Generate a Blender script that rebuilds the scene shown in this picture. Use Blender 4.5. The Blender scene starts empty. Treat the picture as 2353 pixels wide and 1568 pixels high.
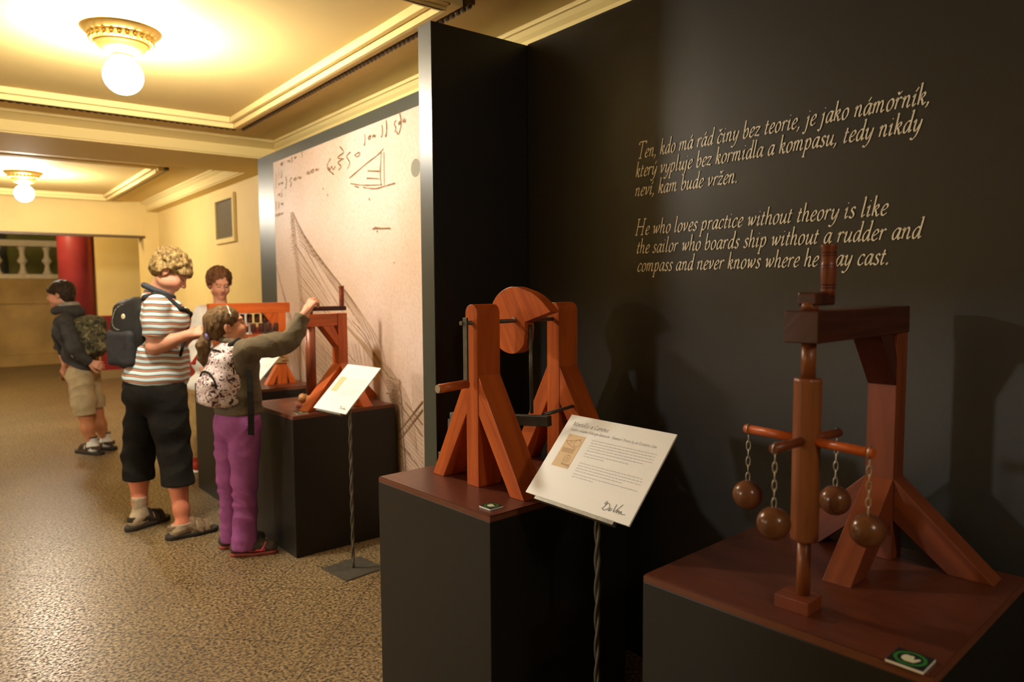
import bpy, bmesh, math, random
import numpy as np
from mathutils import Vector, Matrix
random.seed(7)
SC = bpy.context.scene
COL = SC.collection

# ------------------------------------------------------------------ camera
YAW, PITCH, ROLL = math.radians(37.994), math.radians(4.214), math.radians(-0.3715)
FPX, CAMH = 1659.8, 1.43
CF = Vector((math.sin(YAW)*math.cos(PITCH), math.cos(YAW)*math.cos(PITCH), -math.sin(PITCH)))
_rt = Vector((math.cos(YAW), -math.sin(YAW), 0)); _up = _rt.cross(CF)
CR = _rt*math.cos(ROLL) + _up*math.sin(ROLL)
CU = -_rt*math.sin(ROLL) + _up*math.cos(ROLL)
cam_d = bpy.data.cameras.new('camera'); cam = bpy.data.objects.new('camera', cam_d); COL.objects.link(cam)
cam.matrix_world = Matrix(((CR.x, CU.x, -CF.x, 0), (CR.y, CU.y, -CF.y, 0), (CR.z, CU.z, -CF.z, CAMH), (0, 0, 0, 1)))
cam_d.sensor_width = 36; cam_d.lens = FPX/2353*36; cam_d.clip_start = 0.05
cam_d.dof.use_dof = True; cam_d.dof.focus_distance = 2.35; cam_d.dof.aperture_fstop = 2.8
SC.camera = cam
# ------------------------------------------------------------------ exposure, world, lights
SC.view_settings.view_transform = 'Standard'; SC.view_settings.look = 'None'
SC.view_settings.gamma = 1; SC.view_settings.exposure = 0.15; SC.view_settings.use_curve_mapping = False
world = bpy.data.worlds.new('World'); SC.world = world; world.use_nodes = True
world.node_tree.nodes['Background'].inputs[0].default_value = (0.9, 0.75, 0.5, 1)
world.node_tree.nodes['Background'].inputs[1].default_value = 0.02
GLOBE = 430.0            # radiance of the globes (set in the lamp builder)
def light(name, kind, loc, power, col, size=0.12, rot=None, sy=None):
    d = bpy.data.lights.new(name, kind); d.energy = power; d.color = col
    if kind == 'AREA':
        d.size = size
        if sy: d.shape = 'RECTANGLE'; d.size_y = sy
    else: d.shadow_soft_size = size
    o = bpy.data.objects.new(name, d); COL.objects.link(o); o.location = loc
    if rot: o.rotation_euler = rot
    return o
WARM = (1, .93, .79)
light('hall_light', 'POINT', (-4.8, 3.6, 2.36), 290, (1, .97, .92), 0.15)          # lamp of the side hall, shines in under the header
light('hall_light', 'POINT', (-4.6, 8.2, 2.6), 160, (1, .93, .80), 0.12)
light('corridor_light', 'POINT', (.72, -1.35, 2.4), 32, (1, .96, .88), 0.11)                # same globe one bay behind the camera
light('stair_light', 'POINT', (0.3, 12.2, 2.85), 120, (1, .82, .5), 0.2)            # lamp of the stair hall beyond the opening

# ------------------------------------------------------------------ pixel helpers (measuring only)
def ray(px, py):
    return (CF*FPX + CR*(px-1176.5) - CU*(py-784)).normalized()
def onz(px, py, z):
    d = ray(px, py); return Vector((0, 0, CAMH)) + d*((z-CAMH)/d.z)
def onx(px, py, x):
    d = ray(px, py); return Vector((0, 0, CAMH)) + d*(x/d.x)
def ony(px, py, y):
    d = ray(px, py); return Vector((0, 0, CAMH)) + d*(y/d.y)
FH = Vector((math.sin(YAW), math.cos(YAW), 0))
def ond(px, py, dep):                       # point at a given horizontal depth in front of the lens
    d = ray(px, py); return Vector((0, 0, CAMH)) + d*(dep/d.dot(FH))

# ------------------------------------------------------------------ materials
def mat(name, base, rough=.5, spec=.5, metal=0, var=0, vscale=20, bump=0, bscale=60, stretch=None, emit=None, estr=0, coat=0, dark=None, detail=4):
    m = bpy.data.materials.new(name); m.use_nodes = True
    nt = m.node_tree; b = nt.nodes['Principled BSDF']
    b.inputs['Roughness'].default_value = rough; b.inputs['Metallic'].default_value = metal
    b.inputs['Specular IOR Level'].default_value = spec
    b.inputs['Coat Weight'].default_value = coat; b.inputs['Coat Roughness'].default_value = .2
    c = (*base, 1)
    if emit: b.inputs['Emission Color'].default_value = (*emit, 1); b.inputs['Emission Strength'].default_value = estr
    if var or bump:
        tc = nt.nodes.new('ShaderNodeTexCoord'); mp = nt.nodes.new('ShaderNodeMapping')
        nt.links.new(tc.outputs['Object'], mp.inputs[0])
        if stretch: mp.inputs['Scale'].default_value = stretch
    if var:
        n = nt.nodes.new('ShaderNodeTexNoise'); n.inputs['Scale'].default_value = vscale; n.inputs['Detail'].default_value = detail
        nt.links.new(mp.outputs[0], n.inputs['Vector'])
        r = nt.nodes.new('ShaderNodeValToRGB')
        d = dark or tuple(v*(1-var) for v in base)
        r.color_ramp.elements[0].position = .3; r.color_ramp.elements[0].color = (*d, 1)
        r.color_ramp.elements[1].position = .7; r.color_ramp.elements[1].color = c
        nt.links.new(n.outputs[0], r.inputs[0]); nt.links.new(r.outputs[0], b.inputs['Base Color'])
    else: b.inputs['Base Color'].default_value = c
    if bump:
        n2 = nt.nodes.new('ShaderNodeTexNoise'); n2.inputs['Scale'].default_value = bscale; n2.inputs['Detail'].default_value = 5
        nt.links.new(mp.outputs[0], n2.inputs['Vector'])
        bp = nt.nodes.new('ShaderNodeBump'); bp.inputs['Strength'].default_value = bump; bp.inputs['Distance'].default_value = .01
        nt.links.new(n2.outputs[0], bp.inputs['Height']); nt.links.new(bp.outputs[0], b.inputs['Normal'])
    return m
YEL = (.80, .60, .235)
M_wall = mat('yellow_plaster', YEL, .6, .3, var=.06, vscale=3, bump=.06, bscale=80)
M_ceil = mat('yellow_ceiling_paint', (.74, .555, .225), .65, .2, var=.05, vscale=2)
M_cream = mat('cream_moulding_paint', (.80, .63, .27), .7, .15)
M_bead = mat('bronze_bead', (.075, .045, .018), .35, .5, .3)
M_black = mat('black_board', (.027, .025, .0215), .42, .45, bump=.05, bscale=300)
M_frame = mat('dark_green_grey_board', (.052, .056, .045), .38, .5)
M_red = mat('red_paint', (.22, .012, .010), .4, .4)
M_redcol = mat('red_column_paint', (.40, .045, .050), .45, .4, var=.15, vscale=6)
M_stone = mat('sandstone', (.47, .29, .088), .6, .3, var=.3, vscale=3, detail=8)
M_pale = mat('pale_stone', (.76, .66, .48), .6, .3, var=.15, vscale=12)
M_dark = mat('dark_glass', (.012, .016, .013), .15, .5)
M_gold = mat('gilt_brass', (.40, .245, .06), .35, .5, .8)
M_globe = mat('opal_globe', (.9, .9, .88), .3, .5, emit=(1, .93, .79), estr=GLOBE)
M_steel = mat('dark_steel', (.17, .155, .125), .42, .5, .6, var=.3, vscale=40)
M_bright = mat('zinc_chain', (.55, .5, .4), .35, .5, .9)
M_white = mat('white_board', (.86, .84, .79), .45, .4)
M_ink = mat('grey_ink', (.11, .10, .09), .6, .2)
M_letter = mat('ivory_vinyl_letters', (.90, .84, .70), .4, .4)
M_ptop = mat('red_brown_veneer', (.125, .033, .016), .33, .4, var=.25, vscale=9, stretch=(6, 1, 1))
M_pedge = mat('worn_brown_edge', (.16, .055, .028), .5, .3)

def wood(name, c1, c2, scale=1.0, rough=.36, axis=1):
    m = bpy.data.materials.new(name); m.use_nodes = True
    nt = m.node_tree; b = nt.nodes['Principled BSDF']; b.inputs['Roughness'].default_value = rough
    b.inputs['Specular IOR Level'].default_value = .4
    tc = nt.nodes.new('ShaderNodeTexCoord'); mp = nt.nodes.new('ShaderNodeMapping')
    s = [26*scale]*3; s[axis] = 1.6*scale; mp.inputs['Scale'].default_value = s
    nt.links.new(tc.outputs['UV'], mp.inputs[0])
    n = nt.nodes.new('ShaderNodeTexNoise'); n.inputs['Scale'].default_value = 1.6; n.inputs['Detail'].default_value = 6; n.inputs['Distortion'].default_value = .7
    nt.links.new(mp.outputs[0], n.inputs['Vector'])
    r = nt.nodes.new('ShaderNodeValToRGB'); e = r.color_ramp.elements
    e[0].position = .28; e[0].color = (*c2, 1); e[1].position = .66; e[1].color = (*c1, 1)
    nt.links.new(n.outputs[0], r.inputs[0]); nt.links.new(r.outputs[0], b.inputs['Base Color'])
    bp = nt.nodes.new('ShaderNodeBump'); bp.inputs['Strength'].default_value = .12; bp.inputs['Distance'].default_value = .004
    nt.links.new(n.outputs[0], bp.inputs['Height']); nt.links.new(bp.outputs[0], b.inputs['Normal'])
    return m
M_wood = wood('orange_stained_pine', (.60, .125, .018), (.36, .062, .010))
M_wooddk = wood('dark_stained_wood', (.085, .022, .011), (.04, .011, .007))
M_woodor = wood('chestnut_stained_wood', (.25, .078, .022), (.14, .036, .011))
M_plinth = mat('black_plinth_paint', (.0125, .011, .0085), .45, .4)
M_woodmd = wood('red_brown_stained_wood', (.23, .055, .019), (.12, .027, .011))
M_ball = wood('turned_brown_wood', (.17, .062, .024), (.085, .028, .012), 1.0, .22)

def granite():
    m = bpy.data.materials.new('speckled_granite_tiles'); m.use_nodes = True
    nt = m.node_tree; b = nt.nodes['Principled BSDF']; L = nt.links.new
    b.inputs['Roughness'].default_value = .32; b.inputs['Specular IOR Level'].default_value = .45
    tc = nt.nodes.new('ShaderNodeTexCoord')
    def noise(s, d, dist=0):
        n = nt.nodes.new('ShaderNodeTexNoise'); n.inputs['Scale'].default_value = s; n.inputs['Detail'].default_value = d
        n.inputs['Distortion'].default_value = dist; L(tc.outputs['Object'], n.inputs['Vector']); return n
    def ramp(src, stops):
        r = nt.nodes.new('ShaderNodeValToRGB'); e = r.color_ramp.elements
        while len(e) < len(stops): e.new(.5)
        for q, (p, c) in zip(e, stops): q.position = p; q.color = (*c, 1)
        L(src, r.inputs[0]); return r
    r = ramp(noise(78, 3.0, .4).outputs[0], [(.37, (.028, .019, .009)), (.45, (.152, .102, .047)), (.56, (.285, .205, .103)), (.68, (.43, .322, .178))])
    big = ramp(noise(1.3, 3).outputs[0], [(.3, (.78, .76, .74)), (.7, (1, 1, 1))])
    mx = nt.nodes.new('ShaderNodeMix'); mx.data_type = 'RGBA'; mx.blend_type = 'MULTIPLY'; mx.inputs[0].default_value = 1
    L(r.outputs[0], mx.inputs[6]); L(big.outputs[0], mx.inputs[7])
    br = nt.nodes.new('ShaderNodeTexBrick'); br.offset = 0; br.squash = 1
    mp = nt.nodes.new('ShaderNodeMapping'); mp.inputs['Location'].default_value = (-.135, -.152, 0); mp.inputs['Rotation'].default_value = (0, 0, -math.pi/4)
    L(tc.outputs['Object'], mp.inputs[0]); L(mp.outputs[0], br.inputs['Vector'])
    br.inputs['Scale'].default_value = 1; br.inputs['Brick Width'].default_value = .513; br.inputs['Row Height'].default_value = .475
    br.inputs['Mortar Size'].default_value = .0028; br.inputs['Mortar Smooth'].default_value = .2
    br.inputs['Color1'].default_value = (1, 1, 1, 1); br.inputs['Color2'].default_value = (.95, .95, .95, 1); br.inputs['Mortar'].default_value = (.33, .28, .2, 1)
    m2 = nt.nodes.new('ShaderNodeMix'); m2.data_type = 'RGBA'; m2.blend_type = 'MULTIPLY'; m2.inputs[0].default_value = 1
    L(mx.outputs[2], m2.inputs[6]); L(br.outputs[0], m2.inputs[7]); L(m2.outputs[2], b.inputs['Base Color'])
    rr = ramp(noise(78, 3, .4).outputs[0], [(.4, (.5, .5, .5)), (.6, (.30, .30, .30))]); L(rr.outputs[0], b.inputs['Roughness'])
    return m
M_floor = granite()

# ------------------------------------------------------------------ mesh builder
class MB:
    def __init__(s): s.v = []; s.f = []; s.uv = []; s.mi = []; s.cur = 0; s.smooth = []
    def add(s, vs, fs, uvs=None, smooth=False):
        o = len(s.v); s.v += [tuple(v) for v in vs]
        for i, f in enumerate(fs):
            s.f.append(tuple(o+k for k in f)); s.uv.append(uvs[i] if uvs else None); s.mi.append(s.cur); s.smooth.append(smooth)
    def prism(s, A, B, grain=None):         # two matching polygons joined; bottom A, top B (grain runs along A-B unless given)
        n = len(A); A = [Vector(p) for p in A]; B = [Vector(p) for p in B]
        ca = sum(A, Vector())/n; cb = sum(B, Vector())/n
        ax = Vector(grain).normalized() if grain else (cb-ca).normalized()
        ref = (A[1]-A[0]); u = (ref-ax*ref.dot(ax))
        if u.length < 1e-6: u = ax.orthogonal()
        u.normalize(); w = ax.cross(u); off = random.random()*9
        def uv(p): return (p.dot(u)+off, p.dot(w)+off*.7, p.dot(ax)+off)
        fs = [tuple(range(n))[::-1], tuple(range(n, 2*n))] + [(i, (i+1) % n, n+(i+1) % n, n+i) for i in range(n)]
        vs = A+B; nrm = (A[1]-A[0]).cross(A[2]-A[1])
        if nrm.dot(cb-ca) < 0: fs = [f[::-1] for f in fs]
        uvs = []
        for f in fs:
            q = [uv(vs[k]) for k in f]
            d = (vs[f[1]]-vs[f[0]]).cross(vs[f[2]]-vs[f[1]])
            along = abs(d.normalized().dot(ax)) if d.length > 0 else 0
            # u: across, v: along the grain; end grain uses the two across axes
            uvs.append([((a+b*.37), c) if along < .9 else (a, b*.25) for a, b, c in q])
        s.add(vs, fs, uvs)
    def box(s, x0, x1, y0, y1, z0, z1, grain=None):
        s.prism([(x0, y0, z0), (x1, y0, z0), (x1, y1, z0), (x0, y1, z0)], [(x0, y0, z1), (x1, y0, z1), (x1, y1, z1), (x0, y1, z1)], grain)
    def bar(s, p, q, w, h, up=(0, 0, 1)):
        p, q = Vector(p), Vector(q); d = (q-p).normalized(); a = d.cross(Vector(up))
        if a.length < 1e-5: a = d.orthogonal()
        a.normalize(); b = a.cross(d); a *= w/2; b *= h/2
        s.prism([p-a-b, p+a-b, p+a+b, p-a+b], [q-a-b, q+a-b, q+a+b, q-a+b])
    def tube(s, pts, r, n=10, cap=True, flat=None):
        pts = [Vector(p) for p in pts]; m = len(pts); rs = r if isinstance(r, (list, tuple)) else [r]*m
        t0 = (pts[1]-pts[0]).normalized(); u = t0.orthogonal().normalized(); vs = []; L = 0; Ls = []
        for i, p in enumerate(pts):
            t = (pts[min(i+1, m-1)]-pts[max(i-1, 0)]).normalized()
            u = (u-t*u.dot(t)).normalized(); w = t.cross(u)
            if i: L += (p-pts[i-1]).length
            Ls.append(L)
            for k in range(n):
                a = 2*math.pi*k/n; vs.append(p+(u*math.cos(a)+w*math.sin(a))*rs[i])
        fs, uvs = [], []
        off = random.random()*7
        for i in range(m-1):
            for k in range(n):
                k2 = (k+1) % n
                fs.append((i*n+k, i*n+k2, (i+1)*n+k2, (i+1)*n+k))
                c = 2*math.pi*rs[i]/n
                uvs.append([(k*c+off, Ls[i]), ((k+1)*c+off, Ls[i]), ((k+1)*c+off, Ls[i+1]), (k*c+off, Ls[i+1])])
        s.add(vs, fs, uvs, True)
        if cap:
            s.add([vs[k] for k in range(n)], [tuple(range(n))[::-1]], [[(math.cos(k)*rs[0], math.sin(k)*rs[0]) for k in range(n)]])
            s.add([vs[(m-1)*n+k] for k in range(n)], [tuple(range(n))], [[(math.cos(6.283*k/n)*rs[-1], .2*math.sin(6.283*k/n)*rs[-1]) for k in range(n)]])
    def lathe(s, prof, c=(0, 0, 0), ax=(0, 0, 1), n=32, smooth=True, mod=None):
        ax = Vector(ax).normalized(); u = ax.orthogonal().normalized(); w = ax.cross(u); c = Vector(c); vs = []
        for r, z in prof:
            for k in range(n):
                a = 2*math.pi*k/n; rr = r*(mod(a, z) if mod else 1)
                vs.append(c+ax*z+(u*math.cos(a)+w*math.sin(a))*rr)
        fs, uvs = [], []
        for i in range(len(prof)-1):
            for k in range(n):
                k2 = (k+1) % n; fs.append((i*n+k, i*n+k2, (i+1)*n+k2, (i+1)*n+k))
                uvs.append([(k/n*.3, prof[i][1]), ((k+1)/n*.3, prof[i][1]), ((k+1)/n*.3, prof[i+1][1]), (k/n*.3, prof[i+1][1])])
        s.add(vs, fs, uvs, smooth)
        for i, rev in ((0, True), (len(prof)-1, False)):
            if prof[i][0] > 1e-5:
                f = tuple(range(n)); s.add(vs[i*n:(i+1)*n], [f[::-1] if rev else f])
    def ball(s, c, r, n=24, sc=(1, 1, 1)):
        c = Vector(c); vs, fs, uvs = [], [], []; m = n//2
        for i in range(m+1):
            th = math.pi*i/m
            for k in range(n):
                a = 2*math.pi*k/n
                vs.append(c+Vector((r*sc[0]*math.sin(th)*math.cos(a), r*sc[1]*math.sin(th)*math.sin(a), r*sc[2]*math.cos(th))))
        for i in range(m):
            for k in range(n):
                k2 = (k+1) % n; fs.append((i*n+k, (i+1)*n+k, (i+1)*n+k2, i*n+k2))
                uvs.append([(vs[j].x-c.x, (vs[j].z-c.z)*1.0) for j in fs[-1]])
        s.add(vs, fs, uvs, True)
    def build(s, name, m, parent=None, loc=None, rz=0, bevel=0, weld=False):
        me = bpy.data.meshes.new(name); me.from_pydata(s.v, [], s.f)
        for q in (m if isinstance(m, (list, tuple)) else [m]): me.materials.append(q)
        ul = me.uv_layers.new(name='UVMap'); k = 0
        me.polygons.foreach_set('use_smooth', s.smooth); me.polygons.foreach_set('material_index', s.mi)
        for f, u in zip(s.f, s.uv):
            for j in range(len(f)):
                if u: ul.data[k].uv = (u[j][0], u[j][1])
                k += 1
        bm = bmesh.new(); bm.from_mesh(me)
        bmesh.ops.remove_doubles(bm, verts=bm.verts, dist=1e-6)
        bmesh.ops.recalc_face_normals(bm, faces=bm.faces); bm.to_mesh(me); bm.free()
        o = bpy.data.objects.new(name, me); COL.objects.link(o)
        if parent: o.parent = parent
        if loc: o.location = loc
        if rz: o.rotation_euler.z = rz
        if bevel:
            bv = o.modifiers.new('bevel', 'BEVEL'); bv.width = bevel; bv.segments = 2; bv.limit_method = 'ANGLE'; bv.angle_limit = math.radians(40)
            bv.harden_normals = False
        return o
def tag(o, label, cat, group=None):
    o['label'] = label; o['category'] = cat
    if group: o['group'] = group
    return o
def thing(name, label, cat, loc=(0, 0, 0), rz=0, group=None):
    o = bpy.data.objects.new(name, None); COL.objects.link(o); o.location = loc; o.rotation_euler.z = rz
    o.empty_display_size = .1
    return tag(o, label, cat, group)
def struct(name, mb, m, **k):
    o = mb.build(name, m, **k); o['kind'] = 'structure'; return o
def B(*a, **k):
    b = MB(); b.box(*a, **k); return b
# ------------------------------------------------------------------ the setting
ZB, ZS = 2.5, 2.635                      # underside of the beams, ceiling between them
XF, XV, YE = 2.205, 2.36, 11.0           # face of the long beam, right wall, end wall
XL = -1.6
struct('floor', B(-8, 6, -5, 20, -.12, 0), M_floor)
fl_ceiling = MB()
fl_ceiling.box(-2, 2.9, -5, YE+.2, ZS+.02, ZS+.2); 
struct('ceiling', fl_ceiling, M_ceil)
# soffit frames around the two coffers
bays = [(-2.74, .23), (2.53, 5.50), (7.77, 10.74)]
CX0, CX1 = -.37, 1.795
b = MB()
for y0, y1 in [(-5, bays[0][0]), (bays[0][1], bays[1][0]), (bays[1][1], bays[2][0]), (bays[2][1], YE)]: b.box(-1.6, XF, y0, y1, ZS, ZS+.03)
for y0, y1 in bays: b.box(-1.6, CX0, y0, y1, ZS, ZS+.03); b.box(CX1, XF, y0, y1, ZS, ZS+.03)
struct('ceiling_soffit', b, M_ceil)
n = 0
for y0, y1 in bays[1:]:
    n += 1
    b = MB()
    for d, w, h in ((.036, .060, .035), (.085, .022, .05), (.112, .03, .018)):
        x0, x1, a0, a1 = CX0+d, CX1-d, y0+d, y1-d
        b.box(x1-w, x1, a0, a1, ZS-h, ZS+.03); b.box(x0, x0+w, a0, a1, ZS-h, ZS+.03)
        b.box(x0+w, x1-w, a1-w, a1, ZS-h, ZS+.03)
        b.box(x0+w, x1-w, a0, a0+w, ZS-(h if n == 1 else h*.3), ZS+.03)
    struct('trim_%d' % n, b, M_cream, bevel=.005)
    b = MB(); st = .042
    b.box(CX1-.034, CX1-.002, y0, y1, ZS-.03, ZS+.001); b.box(CX0, CX1-.034, y1-.034, y1-.002, ZS-.03, ZS+.001)
    if n == 1:
        for k in range(int((y1-y0)/st)):
            q = Vector((CX1-.018, y0+st*(k+.5), ZS-.032)); b.tube([q+Vector((.006*t, st*.62*t, -.006*t)) for t in (-1, -.5, 0, .5, 1)], [.003, .012, .015, .012, .003], 8)
        for k in range(int((CX1-CX0-.03)/st)):
            q = Vector((CX0+st*(k+.5), y1-.018, ZS-.032)); b.tube([q+Vector((st*.62*t, .006*t, -.006*t)) for t in (-1, -.5, 0, .5, 1)], [.003, .012, .015, .012, .003], 8)
    struct('trim_bead_%d' % n, b, M_bead)
# cross beam with stepped cornice on both faces, long beam over the right wall
b = MB()
prof = [(6.02, ZB), (6.02, ZB+.012), (6.005, ZB+.012), (6.005, ZB+.085), (5.96, ZB+.10), (5.90, ZB+.118), (5.88, ZB+.118), (5.86, ZS+.03), (6.98, ZS+.03), (6.95, ZB+.118), (6.93, ZB+.118), (6.85, ZB+.085), (6.85, ZB+.012), (6.82, ZB+.012), (6.82, ZB)]
b.prism([(-2, y, z) for y, z in prof], [(XF+.0149, y, z) for y, z in prof])
struct('beam_cross', b, M_cream)
b = MB()
prof = [(XF+.015, ZB), (XF+.015, ZB+.012), (XF, ZB+.012), (XF, ZB+.085), (XF-.02, ZB+.10), (XF-.035, ZB+.118), (XF-.05, ZB+.118), (XF-.06, ZS+.03), (2.6, ZS+.03), (2.6, ZB)]
b.prism([(x, -5, z) for x, z in prof], [(x, YE, z) for x, z in prof])
struct('beam_long', b, M_cream)
# walls of the corridor
struct('wall_right', B(XV, XV+.2, -5, YE+.1, 0, ZB), M_wall)
struct('wall_back', B(-8, XV, -5.2, -5, 0, 2.9), M_wall)
b = MB()                                 # header and piers on the left, near pier added to block hall light; side hall below
b.box(XL-.3, XL, -5, YE+.3, 1.89, ZS+.2)
for y0, y1 in ((-5, 2.12), (11.0, 11.4)): b.box(XL-.3, XL, y0, y1, 0, 1.89)
struct('wall_left', b, M_wall)
b = MB()
b.box(XL-.3, 2.17, YE, YE+.3, 2.165, ZS+.1); b.box(2.17, XV+.1, YE-.03, YE+.3, 0, ZS+.1)
struct('wall_end', b, M_wall)
struct('trim_header', B(XL, 2.19, YE-.045, YE+.02, 2.14, 2.172), mat('brown_wood_strip', (.10, .05, .015), .5))
b = MB(); b.box(XV-.03, XV, 5.2, YE-.03, 0.0, 1.04); b.box(XV-.04, XV, 5.2, YE-.03, 1.04, 1.07)
struct('trim_dado', b, M_red)
struct('baseboard_right', B(XV-.05, XV-.03, 5.2, YE-.03, 0, .12), mat('brown_stone_plinth', (.25, .15, .06), .5))
# side hall seen by nobody, it only holds the light
struct('wall_hall', B(-8.2, -8, -5, 20, 0, 3.4), M_wall)
struct('ceiling_hall', B(-8.2, XL-.3, -5, 20, 3.0, 3.2), M_ceil)
# stair hall beyond the opening
struct('ceiling_stair', B(XL-.3, 6, YE+.3, 20, 3.3, 3.5), M_ceil)
struct('wall_stair_right', B(1.93, 3.1, 13.35, 13.7, 0, 3.3), M_wall)
b = MB(); b.box(1.93, 3.1, 13.32, 13.35, .13, 1.02)
struct('trim_stair_dado', b, M_red)
struct('baseboard_stair', B(1.92, 3.1, 13.29, 13.35, 0, .13), mat('brown_stone_base', (.28, .18, .07), .5))
b = MB()
bxe = ony(137, 600, 16.8).x; zpt = ony(100, 641, 16.6).z
b.box(-6, bxe, 16.6, 17.0, .2, zpt); b.box(-6, bxe+.06, 16.5, 17.05, 0, .22); b.box(-6, bxe+.04, 16.57, 17.05, zpt-.48, zpt-.45)
b.box(bxe, bxe+.9, 16.75, 17.1, 0, 3.3)
struct('wall_stair_parapet', b, M_stone, bevel=.01)
struct('wall_stair_back', B(-8, 6, 19.4, 19.6, 0, 3.3), mat('olive_plaster', (.40, .38, .10), .7, .2, var=.3, vscale=2))
b = MB(); b.box(-3, ony(14, 580, 19.3).x, 19.3, 19.4, .8, 3.2)
struct('window_1', b, M_dark)

# red column and balustrade
c = Vector((1.665, 13.55, 0))
t = thing('red_column', 'tall round red painted column beyond the opening, left of the yellow wall', 'column', c)
b = MB(); b.lathe([(.245, 1.02), (.24, 3.3)], n=36); b.build('shaft', M_redcol, t)
b = MB(); b.lathe([(.27, 0), (.27, .10), (.252, .14), (.25, .98), (.26, 1.0), (.245, 1.03)], n=36); b.build('base', mat('dark_red_paint', (.25, .03, .012), .4), t)
t = thing('stone_balustrade', 'pale stone balustrade on top of the sandstone wall, far left', 'balustrade', (0, 16.8, zpt))
B(-6, bxe, -.13, .13, 0, .09).build('base_rail', M_pale, t, bevel=.01)
B(-6, bxe, -.13, .13, .62, .74).build('top_rail', M_pale, t, bevel=.012)
prof = [(.085, .09), (.085, .12), (.06, .14), (.05, .19), (.04, .25), (.05, .29), (.085, .325), (.09, .36), (.06, .40), (.045, .45), (.05, .54), (.07, .58), (.08, .60), (.08, .62)]
for k in range(5):
    b = MB(); b.lathe(prof, n=20); b.build('baluster', M_pale, t, loc=(ony(108, 600, 16.8).x-.40*k, 0, 0))

# ceiling lamps
def lamp(loc, label, s=1.0, q=.74):
    t = thing('ceiling_lamp', label, 'lamp', loc, group=None); t.scale = (q, q, q)
    b = MB(); R = .235*s; LZ = .80
    b.lathe([(R, 0), (R, -.012), (R*.985, -.02), (R*.90, -.04), (R*.86, -.048), (R*.84, -.05)], n=64); b.build('canopy_rim', M_gold, t)
    b = MB()
    b.lathe([(R*.84, -.05), (R*.80, -.058), (R*.70, -.088), (R*.665, -.095)], n=160, mod=lambda a, z: 1+.022*abs(math.sin(a*13))*(1 if -.09 < z < -.055 else 0))
    for k in range(26):
        a = 2*math.pi*(k+.5)/26; b.ball((R*.765*math.cos(a), R*.765*math.sin(a), -.072), .0135, 8, (1, 1, 1.5))
    b.build('ornament_band', M_gold, t)
    b = MB(); b.lathe([(R*.665, -.095), (R*.66, -.103), (R*.61, -.108), (R*.58, -.125), (R*.46, -.15), (R*.30, -.162), (R*.29, -.165)], n=64); b.build('bowl', M_gold, t)
    b = MB(); b.lathe([(R*.28, -.16), (R*.27, -.185), (R*.29, -.20)], n=40); b.build('collar', M_pale, t)
    b = MB(); b.ball((0, 0, -.295), .118, 40, (1, 1, .98)); b.build('globe', M_globe, t)
    return t
lamp((.715, 3.90, ZS+.028), 'gilt ceiling lamp with glowing white globe, the larger one near the camera')
lamp((.69, 9.06, ZS+.02), 'smaller gilt ceiling lamp with glowing globe in the far bay beyond the beam')
# ventilation grille
t = thing('wall_vent', 'grey square ventilation grille high on the yellow wall', 'vent', (XV, 0, 0))
p0, p1 = onx(496, 450, XV), onx(545, 555, XV)
y0, y1, z0, z1 = p1.y, p0.y, p1.z, p0.z-.03
b = MB()
for a in ((y0, y1, z1-.05, z1), (y0, y1, z0, z0+.05), (y0, y0+.05, z0+.05, z1-.05), (y1-.05, y1, z0+.05, z1-.05)): b.box(-.03, 0, *a)
b.build('frame', M_cream, t, bevel=.004)
b = MB(); b.box(-.006, 0, y0+.04, y1-.04, z0+.04, z1-.04)
k = z0+.06
while k < z1-.06: b.prism([(-.02, y0+.05, k), (-.006, y0+.05, k+.010), (-.006, y0+.05, k+.014), (-.02, y0+.05, k+.004)], [(-.02, y1-.05, k), (-.006, y1-.05, k+.010), (-.006, y1-.05, k+.014), (-.02, y1-.05, k+.004)]); k += .022
b.build('grille', mat('grey_vent_metal', (.22, .17, .09), .5, .4), t)

# ------------------------------------------------------------------ black exhibition wall
W, HW = 2.05, 2.487
b = MB(); b.box(W, W+.06, -2.5, 2.50, 0, HW); struct('wall_quote_panel', b, M_black)
b = MB(); b.box(W, W+.06, 2.60, 5.97, 0, HW); struct('wall_mural_panel', b, M_frame)
wx = 1.562
struct('wall_wing', B(wx, W+.03, 2.505, 2.598, 0, HW-.003), M_plinth)  # darker black than the quote panel, shade of its unlit front in the colour
struct('trim_wing_edge', B(wx-.004, wx, 2.503, 2.60, 0, HW-.003), M_frame)  # thin sheet on the wing's end, lamp sheen put into its lighter grey-green
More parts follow.
